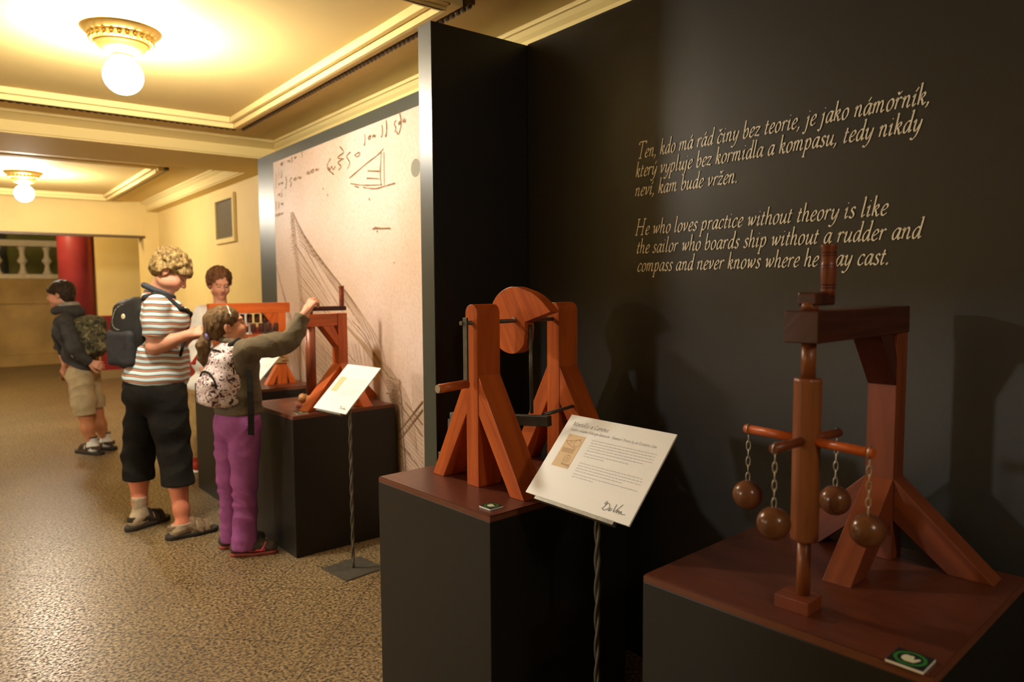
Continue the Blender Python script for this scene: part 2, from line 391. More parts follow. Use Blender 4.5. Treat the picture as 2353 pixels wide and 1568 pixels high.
# ------------------------------------------------------------------ pen lettering (broad-nib italic)
G = {
'a': (1.0, [[(.80, .86), (.62, 1.0), (.36, .92), (.12, .55), (.14, .12), (.34, .0), (.58, .26), (.80, .86)], [(.88, 1.02), (.80, .62), (.74, .18), (.84, .0), (1.02, .18)]]),
'b': (.95, [[(.02, 1.78), (.16, 1.84), (.16, 1.6), (.14, .5), (.18, .1), (.40, .0), (.68, .2), (.80, .62), (.66, .98), (.40, .88), (.17, .5)]]),
'c': (.80, [[(.74, .82), (.60, 1.0), (.34, .92), (.12, .55), (.14, .14), (.36, .0), (.58, .08), (.74, .24)]]),
'd': (1.02, [[(.80, .86), (.62, 1.0), (.36, .92), (.12, .55), (.14, .12), (.34, .0), (.58, .26), (.80, .86)], [(.68, 1.80), (.86, 1.85), (.84, 1.4), (.76, .3), (.82, .0), (1.02, .18)]]),
'e': (.80, [[(.14, .44), (.46, .54), (.70, .76), (.60, 1.0), (.34, .92), (.12, .52), (.16, .12), (.38, .0), (.58, .08), (.74, .22)]]),
'f': (.62, [[(.84, 1.66), (.70, 1.86), (.50, 1.6), (.36, .6), (.22, -.4), (.02, -.66), (-.14, -.5)], [(.12, .92), (.68, .92)]]),
'g': (.95, [[(.72, .9), (.50, 1.0), (.22, .86), (.16, .56), (.34, .38), (.60, .5), (.70, .8), (.58, .98)], [(.36, .38), (.2, .2), (.5, .06), (.78, -.14), (.66, -.5), (.3, -.62), (.04, -.42), (.16, -.16), (.4, .02)], [(.66, .94), (.94, .98)]]),
'h': (1.0, [[(.02, 1.78), (.16, 1.84), (.16, 1.5), (.12, .02)], [(.13, .46), (.34, .88), (.62, 1.0), (.72, .74), (.66, .2), (.78, .0), (.98, .18)]]),
'i': (.55, [[(.0, .78), (.18, .98), (.24, .9), (.16, .2), (.26, .0), (.48, .2)], [(.22, 1.42), (.26, 1.50)]]),
'j': (.50, [[(.02, .80), (.2, .98), (.25, .9), (.14, -.3), (-.04, -.66), (-.26, -.52)], [(.24, 1.42), (.28, 1.50)]]),
'k': (.92, [[(.02, 1.78), (.16, 1.84), (.16, 1.5), (.12, .02)], [(.13, .44), (.40, .92), (.66, .98), (.62, .70), (.18, .50)], [(.30, .52), (.48, .38), (.62, .04), (.76, .0), (.92, .16)]]),
'l': (.52, [[(.04, 1.78), (.19, 1.84), (.20, 1.5), (.14, .22), (.22, .0), (.46, .2)]]),
'm': (1.55, [[(.0, .78), (.16, .98), (.2, .84), (.12, .02)], [(.14, .46), (.36, .90), (.58, 1.0), (.66, .80), (.58, .02)], [(.61, .46), (.84, .90), (1.08, 1.0), (1.18, .74), (1.12, .2), (1.24, .0), (1.46, .2)]]),
'n': (1.05, [[(.0, .78), (.16, .98), (.2, .84), (.12, .02)], [(.14, .46), (.38, .90), (.62, 1.0), (.72, .74), (.66, .2), (.78, .0), (1.0, .2)]]),
'o': (.92, [[(.48, 1.0), (.22, .82), (.11, .42), (.22, .05), (.44, .0), (.70, .22), (.80, .62), (.68, .94), (.48, 1.0)]]),
'p': (.98, [[(.0, .78), (.18, .98), (.21, .8), (.10, -.3), (.05, -.72)], [(-.1, -.72), (.24, -.72)], [(.14, .46), (.38, .92), (.66, .98), (.80, .62), (.68, .18), (.42, .0), (.16, .12)]]),
'r': (.74, [[(.0, .78), (.16, .98), (.2, .84), (.12, .02)], [(.14, .46), (.34, .86), (.54, 1.0), (.68, .88)]]),
's': (.70, [[(.60, .84), (.46, 1.0), (.24, .92), (.20, .70), (.40, .50), (.54, .28), (.44, .04), (.20, .0), (.04, .16)]]),
't': (.60, [[(.30, 1.38), (.22, .8), (.14, .24), (.24, .0), (.48, .18)], [(.04, .94), (.52, .97)]]),
'u': (1.05, [[(.0, .78), (.16, .98), (.22, .84), (.14, .26), (.26, .0), (.50, .14), (.76, .60)], [(.84, .98), (.74, .22), (.84, .0), (1.04, .18)]]),
'v': (.90, [[(.0, .80), (.16, .98), (.24, .80), (.28, .04)], [(.28, .03), (.56, .36), (.74, .74), (.70, 1.0), (.60, .96)]]),
'w': (1.35, [[(.0, .80), (.16, .98), (.24, .80), (.28, .04)], [(.28, .03), (.54, .44), (.68, .94)], [(.68, .94), (.70, .4), (.74, .04)], [(.74, .03), (1.0, .36), (1.18, .74), (1.14, 1.0), (1.04, .96)]]),
'y': (.95, [[(.0, .78), (.16, .98), (.23, .84), (.16, .3), (.28, .03), (.5, .14), (.76, .62)], [(.86, .98), (.76, .3), (.54, -.38), (.22, -.68), (-.08, -.58)]]),
'z': (.82, [[(.08, .80), (.14, .94), (.74, .94)], [(.74, .94), (.04, .06)], [(.04, .06), (.46, .08), (.66, .0), (.74, .14)]]),
'T': (1.25, [[(.12, 1.36), (.16, 1.62), (1.24, 1.62), (1.28, 1.40)], [(.70, 1.60), (.62, .7), (.54, .0)], [(.30, .0), (.80, .0)]]),
'H': (1.55, [[(.26, 1.62), (.20, .8), (.12, .0)], [(1.24, 1.62), (1.18, .8), (1.10, .0)], [(.2, .84), (1.18, .84)], [(.06, 1.62), (.48, 1.62)], [(1.04, 1.62), (1.46, 1.62)], [(-.08, .0), (.34, .0)], [(.90, .0), (1.32, .0)]]),
'M': (1.8, [[(.24, 1.62), (.16, .8), (.08, .0)], [(.26, 1.6), (.52, .8), (.80, .04)], [(.80, .04), (1.2, .9), (1.5, 1.6)], [(1.5, 1.6), (1.5, .8), (1.48, .0)], [(-.08, 0), (.26, 0)], [(1.28, 0), (1.70, 0)], [(.08, 1.62), (.28, 1.62)], [(1.48, 1.62), (1.66, 1.62)]]),
'C': (1.3, [[(1.22, 1.30), (1.10, 1.58), (.72, 1.66), (.30, 1.30), (.14, .76), (.30, .22), (.70, .0), (1.06, .14), (1.2, .36)]]),
'D': (1.5, [[(.24, 1.62), (.18, .8), (.10, .0)], [(.04, 1.62), (.66, 1.64), (1.16, 1.40), (1.34, .84), (1.10, .24), (.60, .0), (-.06, .0)]]),
'E': (1.15, [[(.24, 1.62), (.18, .8), (.10, .0)], [(.06, 1.62), (.98, 1.62), (1.02, 1.38)], [(.18, .84), (.76, .84)], [(-.06, .0), (.9, .0), (1.02, .28)]]),
'K': (1.3, [[(.26, 1.62), (.20, .8), (.12, .0)], [(1.16, 1.62), (.7, 1.2), (.22, .82)], [(.44, .98), (.8, .4), (1.22, .0)], [(.08, 1.62), (.46, 1.62)], [(-.06, .0), (.32, .0)]]),
',': (.45, [[(.16, .12), (.22, .02), (.14, -.18), (.0, -.34)]]), '.': (.45, [[(.16+.055*math.cos(k*.7), .06+.055*math.sin(k*.7)) for k in range(11)]]), '-': (.6, [[(.08, .5), (.5, .5)]]), ' ': (.55, [])}
ACC = {'á': ('a', 1), 'í': ('ı', 1), 'ý': ('y', 1), 'é': ('e', 1), 'č': ('c', 2), 'ř': ('r', 2), 'ž': ('z', 2)}
G['ı'] = (.55, G['i'][1][:1])
def crom(pts, n=6):
    if len(pts) < 3: return list(pts)
    P = [pts[0]]+list(pts)+[pts[-1]]; out = []
    for i in range(1, len(P)-2):
        a, b, c, d = P[i-1:i+3]
        for k in range(n):
            t = k/n
            out.append(tuple(.5*((2*b[j])+(-a[j]+c[j])*t+(2*a[j]-5*b[j]+4*c[j]-d[j])*t*t+(-a[j]+3*b[j]-3*c[j]+d[j])*t**3) for j in range(len(b))))
    return out+[tuple(pts[-1])]
def ribbon(mb, pts, place, hw):             # flat ink stroke; hw(dx, dy) half width; place(x, y) -> 3D point
    q = [p for i, p in enumerate(pts) if i == 0 or math.dist(p, pts[i-1]) > 1e-4]
    if len(q) < 2: return
    vs = []
    for i, p in enumerate(q):
        a, b = q[max(i-1, 0)], q[min(i+1, len(q)-1)]; dx, dy = b[0]-a[0], b[1]-a[1]; l = math.hypot(dx, dy) or 1; dx /= l; dy /= l
        h = hw(dx, dy); vs += [place(p[0]-dy*h, p[1]+dx*h), place(p[0]+dy*h, p[1]-dx*h)]
    mb.add(vs, [(2*i, 2*i+1, 2*i+3, 2*i+2) for i in range(len(q)-1)])
def text_width(s, big1=1.0):
    w = 0
    for i, ch in enumerate(s):
        g = G[ACC[ch][0] if ch in ACC else ch]; w += g[0]*(big1 if i == 0 else 1)+.10
    return w
def pen_text(mb, s, place, xh, width=None, slant=.24, bold=1.0, n=6, big1=1.0, nv=None):
    cnt = 0
    w = text_width(s, big1); kx = (width/w) if width else xh
    x = 0; ca, sa = math.cos(math.radians(38)), math.sin(math.radians(38))
    hw = lambda dx, dy: xh*bold*(.030+.062*abs(dx*sa-dy*ca))
    for i, ch in enumerate(s):
        base, acc = ACC.get(ch, (ch, 0)); adv, strokes = G[base]; k = big1 if i == 0 else 1
        st = [list(z) for z in strokes]
        if acc == 1: st.append([(adv*.42, 1.22), (adv*.42+.26, 1.58)])
        if acc == 2: st.append([(adv*.40-.14, 1.52), (adv*.40+.02, 1.26)]); st.append([(adv*.40+.02, 1.26), (adv*.40+.30, 1.54)])
        for z in st:
            pts = crom([((x+(px+slant*py)*k)*kx, py*xh*k) for px, py in z], n) if len(z) > 2 else [((x+(px+slant*py)*k)*kx, py*xh*k) for px, py in z]
            o0 = len(mb.v); ribbon(mb, pts, place, hw); cnt += 1
            if nv is not None: dz = .00022*(cnt % 5); mb.v[o0:] = [(a+nv[0]*dz, b+nv[1]*dz, c+nv[2]*dz) for a, b, c in mb.v[o0:]]
        x += adv*k+.10
# quote on the black wall: pixel of each line's start and end on the baseline, x-height in metres
QUOTE = [('Ten, kdo má rád činy bez teorie, je jako námořník,', (1464.6, 366.7), (2140, 234)), ('který vypluje bez kormidla a kompasu, tedy nikdy', (1461, 410), (2118, 296)), ('neví, kam bude vržen.', (1459.5, 451.7), (1697, 419)),
         ('He who loves practice without theory is like', (1461, 540), (2040, 495)), ('the sailor who boards ship without a rudder and', (1463, 582.6), (2118, 547)), ('compass and never knows where he may cast.', (1464.6, 622.4), (2046, 609.5))]
for k, lab in ((0, 'ivory italic Czech quotation of three lines, upper text on black wall'), (3, 'ivory italic English quotation of three lines, lower text on black wall')):
    mb = MB()
    for s, a, c in QUOTE[k:k+3]:
        A, C2 = onx(*a, W), onx(*c, W); w = abs(C2.y-A.y); zb = (A.z+C2.z)/2
        pen_text(mb, s, lambda x, y: (W-.0012, A.y-x, zb+y), .0292, w, n=7, bold=1.06, nv=(-1, 0, 0), big1=1.22 if s[0] in 'TH' else 1)
    tag(mb.build('wall_lettering', M_letter), lab, 'lettering')

# ------------------------------------------------------------------ plinths
def plinth(corner, w, d, h, rz, label):
    t = thing('display_plinth', label, 'plinth', (corner[0], corner[1], 0), math.radians(rz), 'black plinths with red-brown tops')
    b = MB(); b.box(0, w, 0, d, 0, h-.018); b.build('body', M_plinth, t, bevel=.002)
    b = MB(); b.box(.001, w-.001, .001, d-.001, h-.018, h-.004); b.build('edge_band', M_pedge, t)
    b = MB(); b.box(.004, w-.004, .004, d-.004, h-.005, h); b.build('top', M_ptop, t)
    return t
HP = .763
plinth((1.219, 1.671), .62, .62, HP, 3.6, 'black plinth with red-brown top under the cam hammer model, middle of the picture')
plinth((1.291, .492), .62, .615, HP, 4.2, 'black plinth in the dark right foreground, under the model with four hanging balls')
plinth((1.399, 3.665), .62, .65, HP, 2.2, 'black plinth beside the girl, under the tall crank model')
plinth((1.392, 4.785), .62, .68, HP, 1.5, 'black plinth farthest back, under the frame with dark bobbins')

def poly(mb, pts, fn, t0, t1): mb.prism([fn(t0, *p) for p in pts], [fn(t1, *p) for p in pts])
def strut(mb, mk, o, i, zo, zi, w0, w1, half):
    """leaning strut in a vertical plane: foot from o to i, its edges meet the post at heights zo (outer) and zi (inner)"""
    P = [(o, 0), (i, 0), (half, zi), (half, zo)]
    A = [mk(w0, *p) for p in P]; Bq = [mk(w1, *p) for p in P]
    g = Vector(mk(w0, half, zo))-Vector(mk(w0, o, 0)); mb.prism(A, Bq, grain=g)

# ------------------------------------------------------------------ cam hammer
t = thing('cam_hammer_model', 'orange wooden model with half-moon cam disc, two A-frame posts and crank', 'model', (1.37, 1.974, HP), math.radians(4))
for x0, x1 in ((0, .10), (.385, .485)):
    b = MB(); pr_ = [(-.031, 0), (.031, 0), (.031, .582)]+[(.031*math.cos(a), .582+.031*math.sin(a)) for a in [math.pi*k/12 for k in range(1, 12)]]+[(-.031, .582)]
    b.prism([(x0, y, z) for y, z in pr_], [(x1, y, z) for y, z in pr_], grain=(0, 0, 1)); b.build('post', M_wood, t, bevel=.002)
    for s in (1, -1):
        b = MB(); strut(b, lambda w, a, z: (w, s*a, z), .252 if s < 0 else .232, .185 if s < 0 else .168, .378, .245, x0+.002, x1-.002, .0315); b.build('strut', M_wood, t, bevel=.002)
b = MB()
cam_r = [(-6, .055), (-12, .052), (-45, .072), (-62, .096), (-86, .117), (-110, .126), (-135, .133), (-180, .138), (-210, .130), (-240, .120), (-286, .113), (-300, .117), (-316, .130), (-331, .147), (-342, .163), (-350, .179)]
prf = []
for i in range(len(cam_r)-1):
    for k in range(6):
        f = k/6; prf.append((cam_r[i][0]*(1-f)+cam_r[i+1][0]*f, cam_r[i][1]*(1-f)+cam_r[i+1][1]*f))
prf.append(cam_r[-1])
for _ in range(2): prf = [prf[0]]+[(prf[i][0], (prf[i-1][1]+prf[i][1]*2+prf[i+1][1])/4) for i in range(1, len(prf)-1)]+[prf[-1]]
pc = [(-r*math.cos(math.radians(a)), r*math.sin(math.radians(a))) for a, r in prf]
b.prism([(.195, y, .555+z) for y, z in pc], [(.238, y, .555+z) for y, z in pc], grain=(0, .5, .85)); cm = b.build('cam_disc', M_wood, t, bevel=.0015)
b = MB(); b.tube([(-.045, 0, .552), (.47, 0, .552)], .0075, 14); b.build('axle', M_steel, t)
b = MB(); b.tube([(.186, 0, .558), (.20, 0, .558)], .006, 12); b.build('set_screw', M_bright, t)
b = MB(); b.bar((-.034, -.013, .57), (-.034, -.013, .338), .008, .020, (0, 1, 0)); cr = b.build('crank', M_steel, t, bevel=.001)
b = MB(); b.tube([(-.03, -.013, .352), (-.148, -.013, .346)], .0145, 20); h = b.build('handle', M_wood, cr)
b = MB(); b.tube([(-.147, -.013, .346), (-.151, -.013, .346)], .0135, 20); b.build('end_cap', M_bright, cr)
b = MB(); b.tube([(.213, -.066, .23), (.213, -.062, .54)], .0065, 12); b.build('push_rod', M_steel, t)
b = MB(); b.bar((.222, -.145, .212), (.125, .275, .185), .03, .036); hb = b.build('hammer_beam', M_steel, t, bevel=.002)
b = MB(); b.bar((.125, .268, .178), (.122, .268, .075), .030, .028, (0, 1, 0)); b.build('hammer_head', M_steel, hb)
b = MB(); b.tube([(.225, -.110, .228), (.385, -.100, .240)], .0065, 12); b.build('pivot_rod', M_steel, t)
b = MB(); b.box(.075, .165, .238, .30, 0, .055); b.build('anvil', M_steel, t, bevel=.003)

# ------------------------------------------------------------------ gallows-shaped models
def gallows(t, s, pw, hb0, hb1, x0, zo, foots, wd, gus, mbeam, tall=False):
    h = pw/2
    b = MB(); b.box(s-h, s+h, -h, h, 0, hb1+.002 if tall else hb0, grain=(0, 0, 1)); b.build('post', wd, t, bevel=.002)
    b = MB(); b.box(x0, s-h if tall else s+h+.003, -h-(-.004 if tall else .002), h+(-.004 if tall else .002), hb0, hb1, grain=(1, 0, 0)); b.build('beam', mbeam, t, bevel=.002)
    if gus:
        g = MB(); g.prism([(s-h-.105, -h, hb0), (s-h-.03, -h, hb0), (s-h, -h, hb0-.06), (s-h, -h, hb0-.125)], [(s-h-.105, h, hb0), (s-h-.03, h, hb0), (s-h, h, hb0-.06), (s-h, h, hb0-.125)], grain=(.6, 0, -.8)); g.build('corner_brace', mbeam if gus == 2 else wd, t, bevel=.0015)
    for dx, dy, o in foots:
        b = MB(); strut(b, lambda w, a, z: (s+dx*a+(-dy)*w, dy*a+dx*w, z), o, o-.092, zo, zo-.10, -h+.001, h-.001, h); b.build('strut', wd, t, bevel=.002)

def zat(x, y, py):
    lo, hi = 0., 3.
    for _ in range(50):
        m = (lo+hi)/2; v = Vector((x, y, m))-Vector((0, 0, CAMH))
        if 784-FPX*v.dot(CU)/v.dot(CF) > py: lo = m
        else: hi = m
    return lo
# model with four hanging balls
O3 = Vector((1.375, .781, HP)); r3 = math.radians(5)
t = thing('flywheel_model', 'dark red-brown gallows model with four wooden balls hanging on chains, right foreground', 'model', O3, r3)
gallows(t, .43, .066, .553, .617, -.038, .20, [(-1, 0, .268), (0, -1, .248), (0, 1, .235)], M_woodmd, 2, M_wooddk)
b = MB(); b.box(-.041, .023, -.030, .042, 0, .027); b.build('foot_block', M_woodmd, t, bevel=.001)
for z0, z1, r_ in ((.027, .145, .0135), (.478, .553, .0145), (.617, .634, .017)):
    b = MB(); b.tube([(0, 0, z0), (0, 0, z1)], r_, 20); b.build('spindle', M_woodor, t)
b = MB(); q = [(.0288*math.cos(math.radians(22.5+45*k+10)), .0288*math.sin(math.radians(22.5+45*k+10))) for k in range(8)]
b.prism([(x, y, .142) for x, y in q], [(x, y, .48) for x, y in q]); b.build('octagonal_column', M_woodor, t, bevel=.005)
b = MB(); b.box(-.014, .075, -.02, .02, .627, .654); ck = b.build('crank_block', M_wooddk, t, bevel=.004)
hx, hy = .055, -.012
b = MB(); b.lathe([(.0135, .655), (.0145, .668), (.0135, .672), (.0148, .68), (.016, .71), (.0152, .722), (.0143, .724), (.0152, .727), (.0145, .73), (.0155, .735), (.0145, .75), (.017, .757), (.0165, .760)], (hx, hy, 0), n=24); b.build('handle', M_woodmd, ck).location.z = -.009
for z in (.672, .678, .712, .718, .738, .744):
    b = MB(); b.lathe([(.0155, z-.010), (.0164, z-.009), (.0155, z-.008)], (hx, hy, 0), n=24); b.build('groove_ring', M_wooddk, ck)
inv = Matrix.Translation(O3) @ Matrix.Rotation(r3, 4, 'Z'); inv = inv.inverted()
for k, (dx, dy, L, pyb) in enumerate(((.062, .998, .150, 1137), (-1, -.03, .128, 1203), (1, -.03, .122, 1150), (-.12, -.993, .146, 1220))):
    d = Vector((dx, dy, 0)).normalized(); e = O3+d*L+Vector((0, 0, .352))
    el = inv @ e; st = inv @ (O3+d*.02+Vector((0, 0, .352)))
    b = MB(); b.tube([st, el], .0095, 16); ar = b.build('arm', M_wood if k in (0, 3) else M_woodmd, t)
    cb = d*(L-.008); zc = zat(O3.x+cb.x, O3.y+cb.y, pyb)-HP
    p = inv @ (O3+cb+Vector((0, 0, 0))); r = .0325
    b = MB(); b.ball((p.x, p.y, zc), r, 32); b.build('hanging_ball', M_ball, ar)
    b = MB(); z = .352+.006; n = 0
    b.tube([(p.x+.011*math.cos(a), p.y, .352+.012*math.sin(a)) for a in [2*math.pi*i/10 for i in range(11)]], .0016, 6, False)
    ztop = .341; zlo = zc+r-.002; nl = max(3, round((ztop-zlo)/.0165)); st_ = (ztop-zlo)/nl
    for i in range(nl):
        zz = ztop-st_*(i+.5); a0 = math.pi/2*(i % 2)+.5; hl = st_*.5+.0026
        ring = []
        for j in range(13):
            a = 2*math.pi*j/12; lx, lz = .0042*math.cos(a), hl*math.sin(a)*1.0
            ring.append((p.x+lx*math.cos(a0), p.y+lx*math.sin(a0), zz+lz))
        b.tube(ring, .00125, 6, False)
    b.build('chain', M_bright, ar)

# tall crank model in front of the mural
O1 = Vector((1.612, 3.92, HP)); r1 = math.radians(11)
t = thing('bearing_model', 'tall orange wooden crank model standing on a disc of balls, before the mural', 'model', O1, r1)
gallows(t, .20, .064, .455, .525, -.035, .235, [(-.95, -.31, .345), (0, -1, .26), (1, 0, .26)], M_wood, 1, M_wood, True)
b = MB(); b.lathe([(.088, 0), (.092, .01), (.092, .028), (.086, .03), (.07, .024), (.0, .022)], n=40); b.build('ball_race', M_woodmd, t)
for k in range(7):
    a = 2*math.pi*k/7+.35; b = MB(); b.ball((.056*math.cos(a), .056*math.sin(a), .049), .0245, 18); b.build('ball', mat('honey_wood_ball', (.36, .16, .05), .25) if k == 0 else bpy.data.materials['honey_wood_ball'], t)
b = MB(); b.tube([(0, 0, .068), (0, 0, .455)], .0285, 24); b.tube([(0, 0, .525), (0, 0, .545)], .018, 18); b.build('screw_shaft', M_woodmd, t)
d = inv3 = (Matrix.Translation(O1) @ Matrix.Rotation(r1, 4, 'Z')).inverted() @ Vector((1.80, 3.905, HP))
u = Vector((d.x, d.y, 0)).normalized()
b = MB(); b.bar(-u*.03+Vector((0, 0, .556)), u*.212+Vector((0, 0, .556)), .034, .026); ck = b.build('crank_lever', M_wooddk, t, bevel=.004)
b = MB(); c = u*.19; b.lathe([(.0135, .566), (.015, .58), (.0145, .60), (.0165, .605), (.0145, .61), (.0145, .625), (.0165, .63), (.0145, .635), (.0145, .675), (.016, .68), (.0155, .685)], (c.x, c.y, 0), n=18); b.build('handle', M_woodmd, ck)

# frame with hanging bobbins on the farthest plinth
t = thing('bobbin_frame_model', 'orange wooden frame with two rows of dark bobbins, rope-bound right post', 'model', (1.40, 5.02, HP), math.radians(1))
b = MB(); b.box(-.035, .512, -.03, .03, .505, .575, grain=(1, 0, 0)); b.build('top_beam', M_wood, t, bevel=.002)
for x in (.445, .03):
    b = MB(); b.box(x-.035, x+.035, -.03, .03, 0, .505, grain=(0, 0, 1)); b.build('post', M_wood, t, bevel=.002)
    for dx, dy, o in ((1, 0, .105), (-1, 0, .115), (0, 1, .15)):
        b = MB(); strut(b, lambda w, a, z: (x+dx*a+dy*w, dy*a+dx*w, z), o, o-.05, .135, .065, -.028, .028, .035 if dx else .03); b.build('strut', M_wood, t, bevel=.0015)
    g = MB(); g.prism([(x+.035*q, -.028, .505-e) for q, e in ((-1, .12), (-1, .0), (-3.6, .0))] if x > .1 else [(x+.035*q, -.028, .505-e) for q, e in ((1, .12), (1, .0), (3.6, .0))],
                      [(x+.035*q, .028, .505-e) for q, e in ((-1, .12), (-1, .0), (-3.6, .0))] if x > .1 else [(x+.035*q, .028, .505-e) for q, e in ((1, .12), (1, .0), (3.6, .0))], grain=(.5, 0, 1)); g.build('corner_brace', M_wood, t, bevel=.001)
b = MB(); b.box(.06, .41, -.02, .02, .335, .358, grain=(1, 0, 0)); b.build('lower_rail', M_wood, t, bevel=.002)
bob = [(.003, -.03), (.016, -.03), (.018, -.024), (.018, .024), (.016, .03), (.003, .03)]
first = None
for row, (z, y) in enumerate(((.468, .018), (.405, -.02))):
    for k in range(7):
        b = MB(); x = .085+.052*k+(.012 if row else 0)
        b.lathe(bob, (x, y, z), n=14); b.tube([(x, y, z+.03), (x, y, .505 if not row else .44)], .0012, 5, False); b.tube([(x, y, z-.03), (x, y, .35)], .0012, 5, False)
        b.build('bobbin', M_wooddk, t)
b = MB()
for z in (.152, .168, .195):
    b.tube([(.445+.042*a, .037*c, z+.004*math.sin(k)) for k, (a, c) in enumerate(((1, 1), (-1, 1), (-1, -1), (1, -1), (1, 1)))], .0035, 6, False)
b.tube([(.403, -.036, .152), (.487, -.036, .195)], .0035, 6); b.tube([(.403, -.037, .195), (.487, -.037, .16)], .0035, 6)
b.build('rope_binding', mat('straw_rope', (.45, .33, .14), .8), t)

# ------------------------------------------------------------------ touch plates
def plate(corner, side, rz, label):
    t = thing('touch_plate', label, 'plate', (corner[0], corner[1], HP), math.radians(rz), 'small square hand-symbol plates')
    s = side
    B(0, s, 0, s, 0.0005, .005).build('base', M_white, t)
    B(.0006, s-.0006, .0006, s-.0006, .005, .0056).build('black_face', bpy.data.materials.get('plate_black') or mat('plate_black', (.012, .014, .012), .35), t)
    b = MB(); n = 40; c = s/2
    b.add([(c+r*s*math.cos(2*math.pi*k/n), c+r*s*math.sin(2*math.pi*k/n), .0060) for r in (.34, .43) for k in range(n)], [(k, (k+1) % n, n+(k+1) % n, n+k) for k in range(n)])
    b.build('green_ring', bpy.data.materials.get('plate_green') or mat('plate_green', (.03, .22, .035), .4), t)
    b = MB()                                # open hand symbol: mitten of four fingers with the thumb apart
    hnd = [(.36, .30), (.58, .27), (.70, .36), (.73, .50), (.70, .63), (.62, .69), (.55, .66), (.50, .70), (.44, .67), (.42, .55), (.40, .48), (.33, .60), (.27, .63), (.25, .57), (.29, .44)]
    b.prism([(y*s, x*s, .0058) for x, y in hnd], [(y*s, x*s, .0063) for x, y in hnd]); b.build('hand_symbol', bpy.data.materials.get('plate_ivory') or mat('plate_ivory', (.72, .70, .5), .5), t)
p = onz(1126.2, 1175, HP); plate((p.x, p.y), .052, 3.6, 'small hand-symbol plate on the corner of the cam hammer plinth')
p = onz(2121, 1552, HP); plate((p.x, p.y), .062, 4.2, 'small hand-symbol plate on the dark foreground plinth, bottom right')
p = onz(684, 953.5, HP); plate((p.x, p.y), .06, 2.2, 'small hand-symbol plate on the plinth beside the girl')

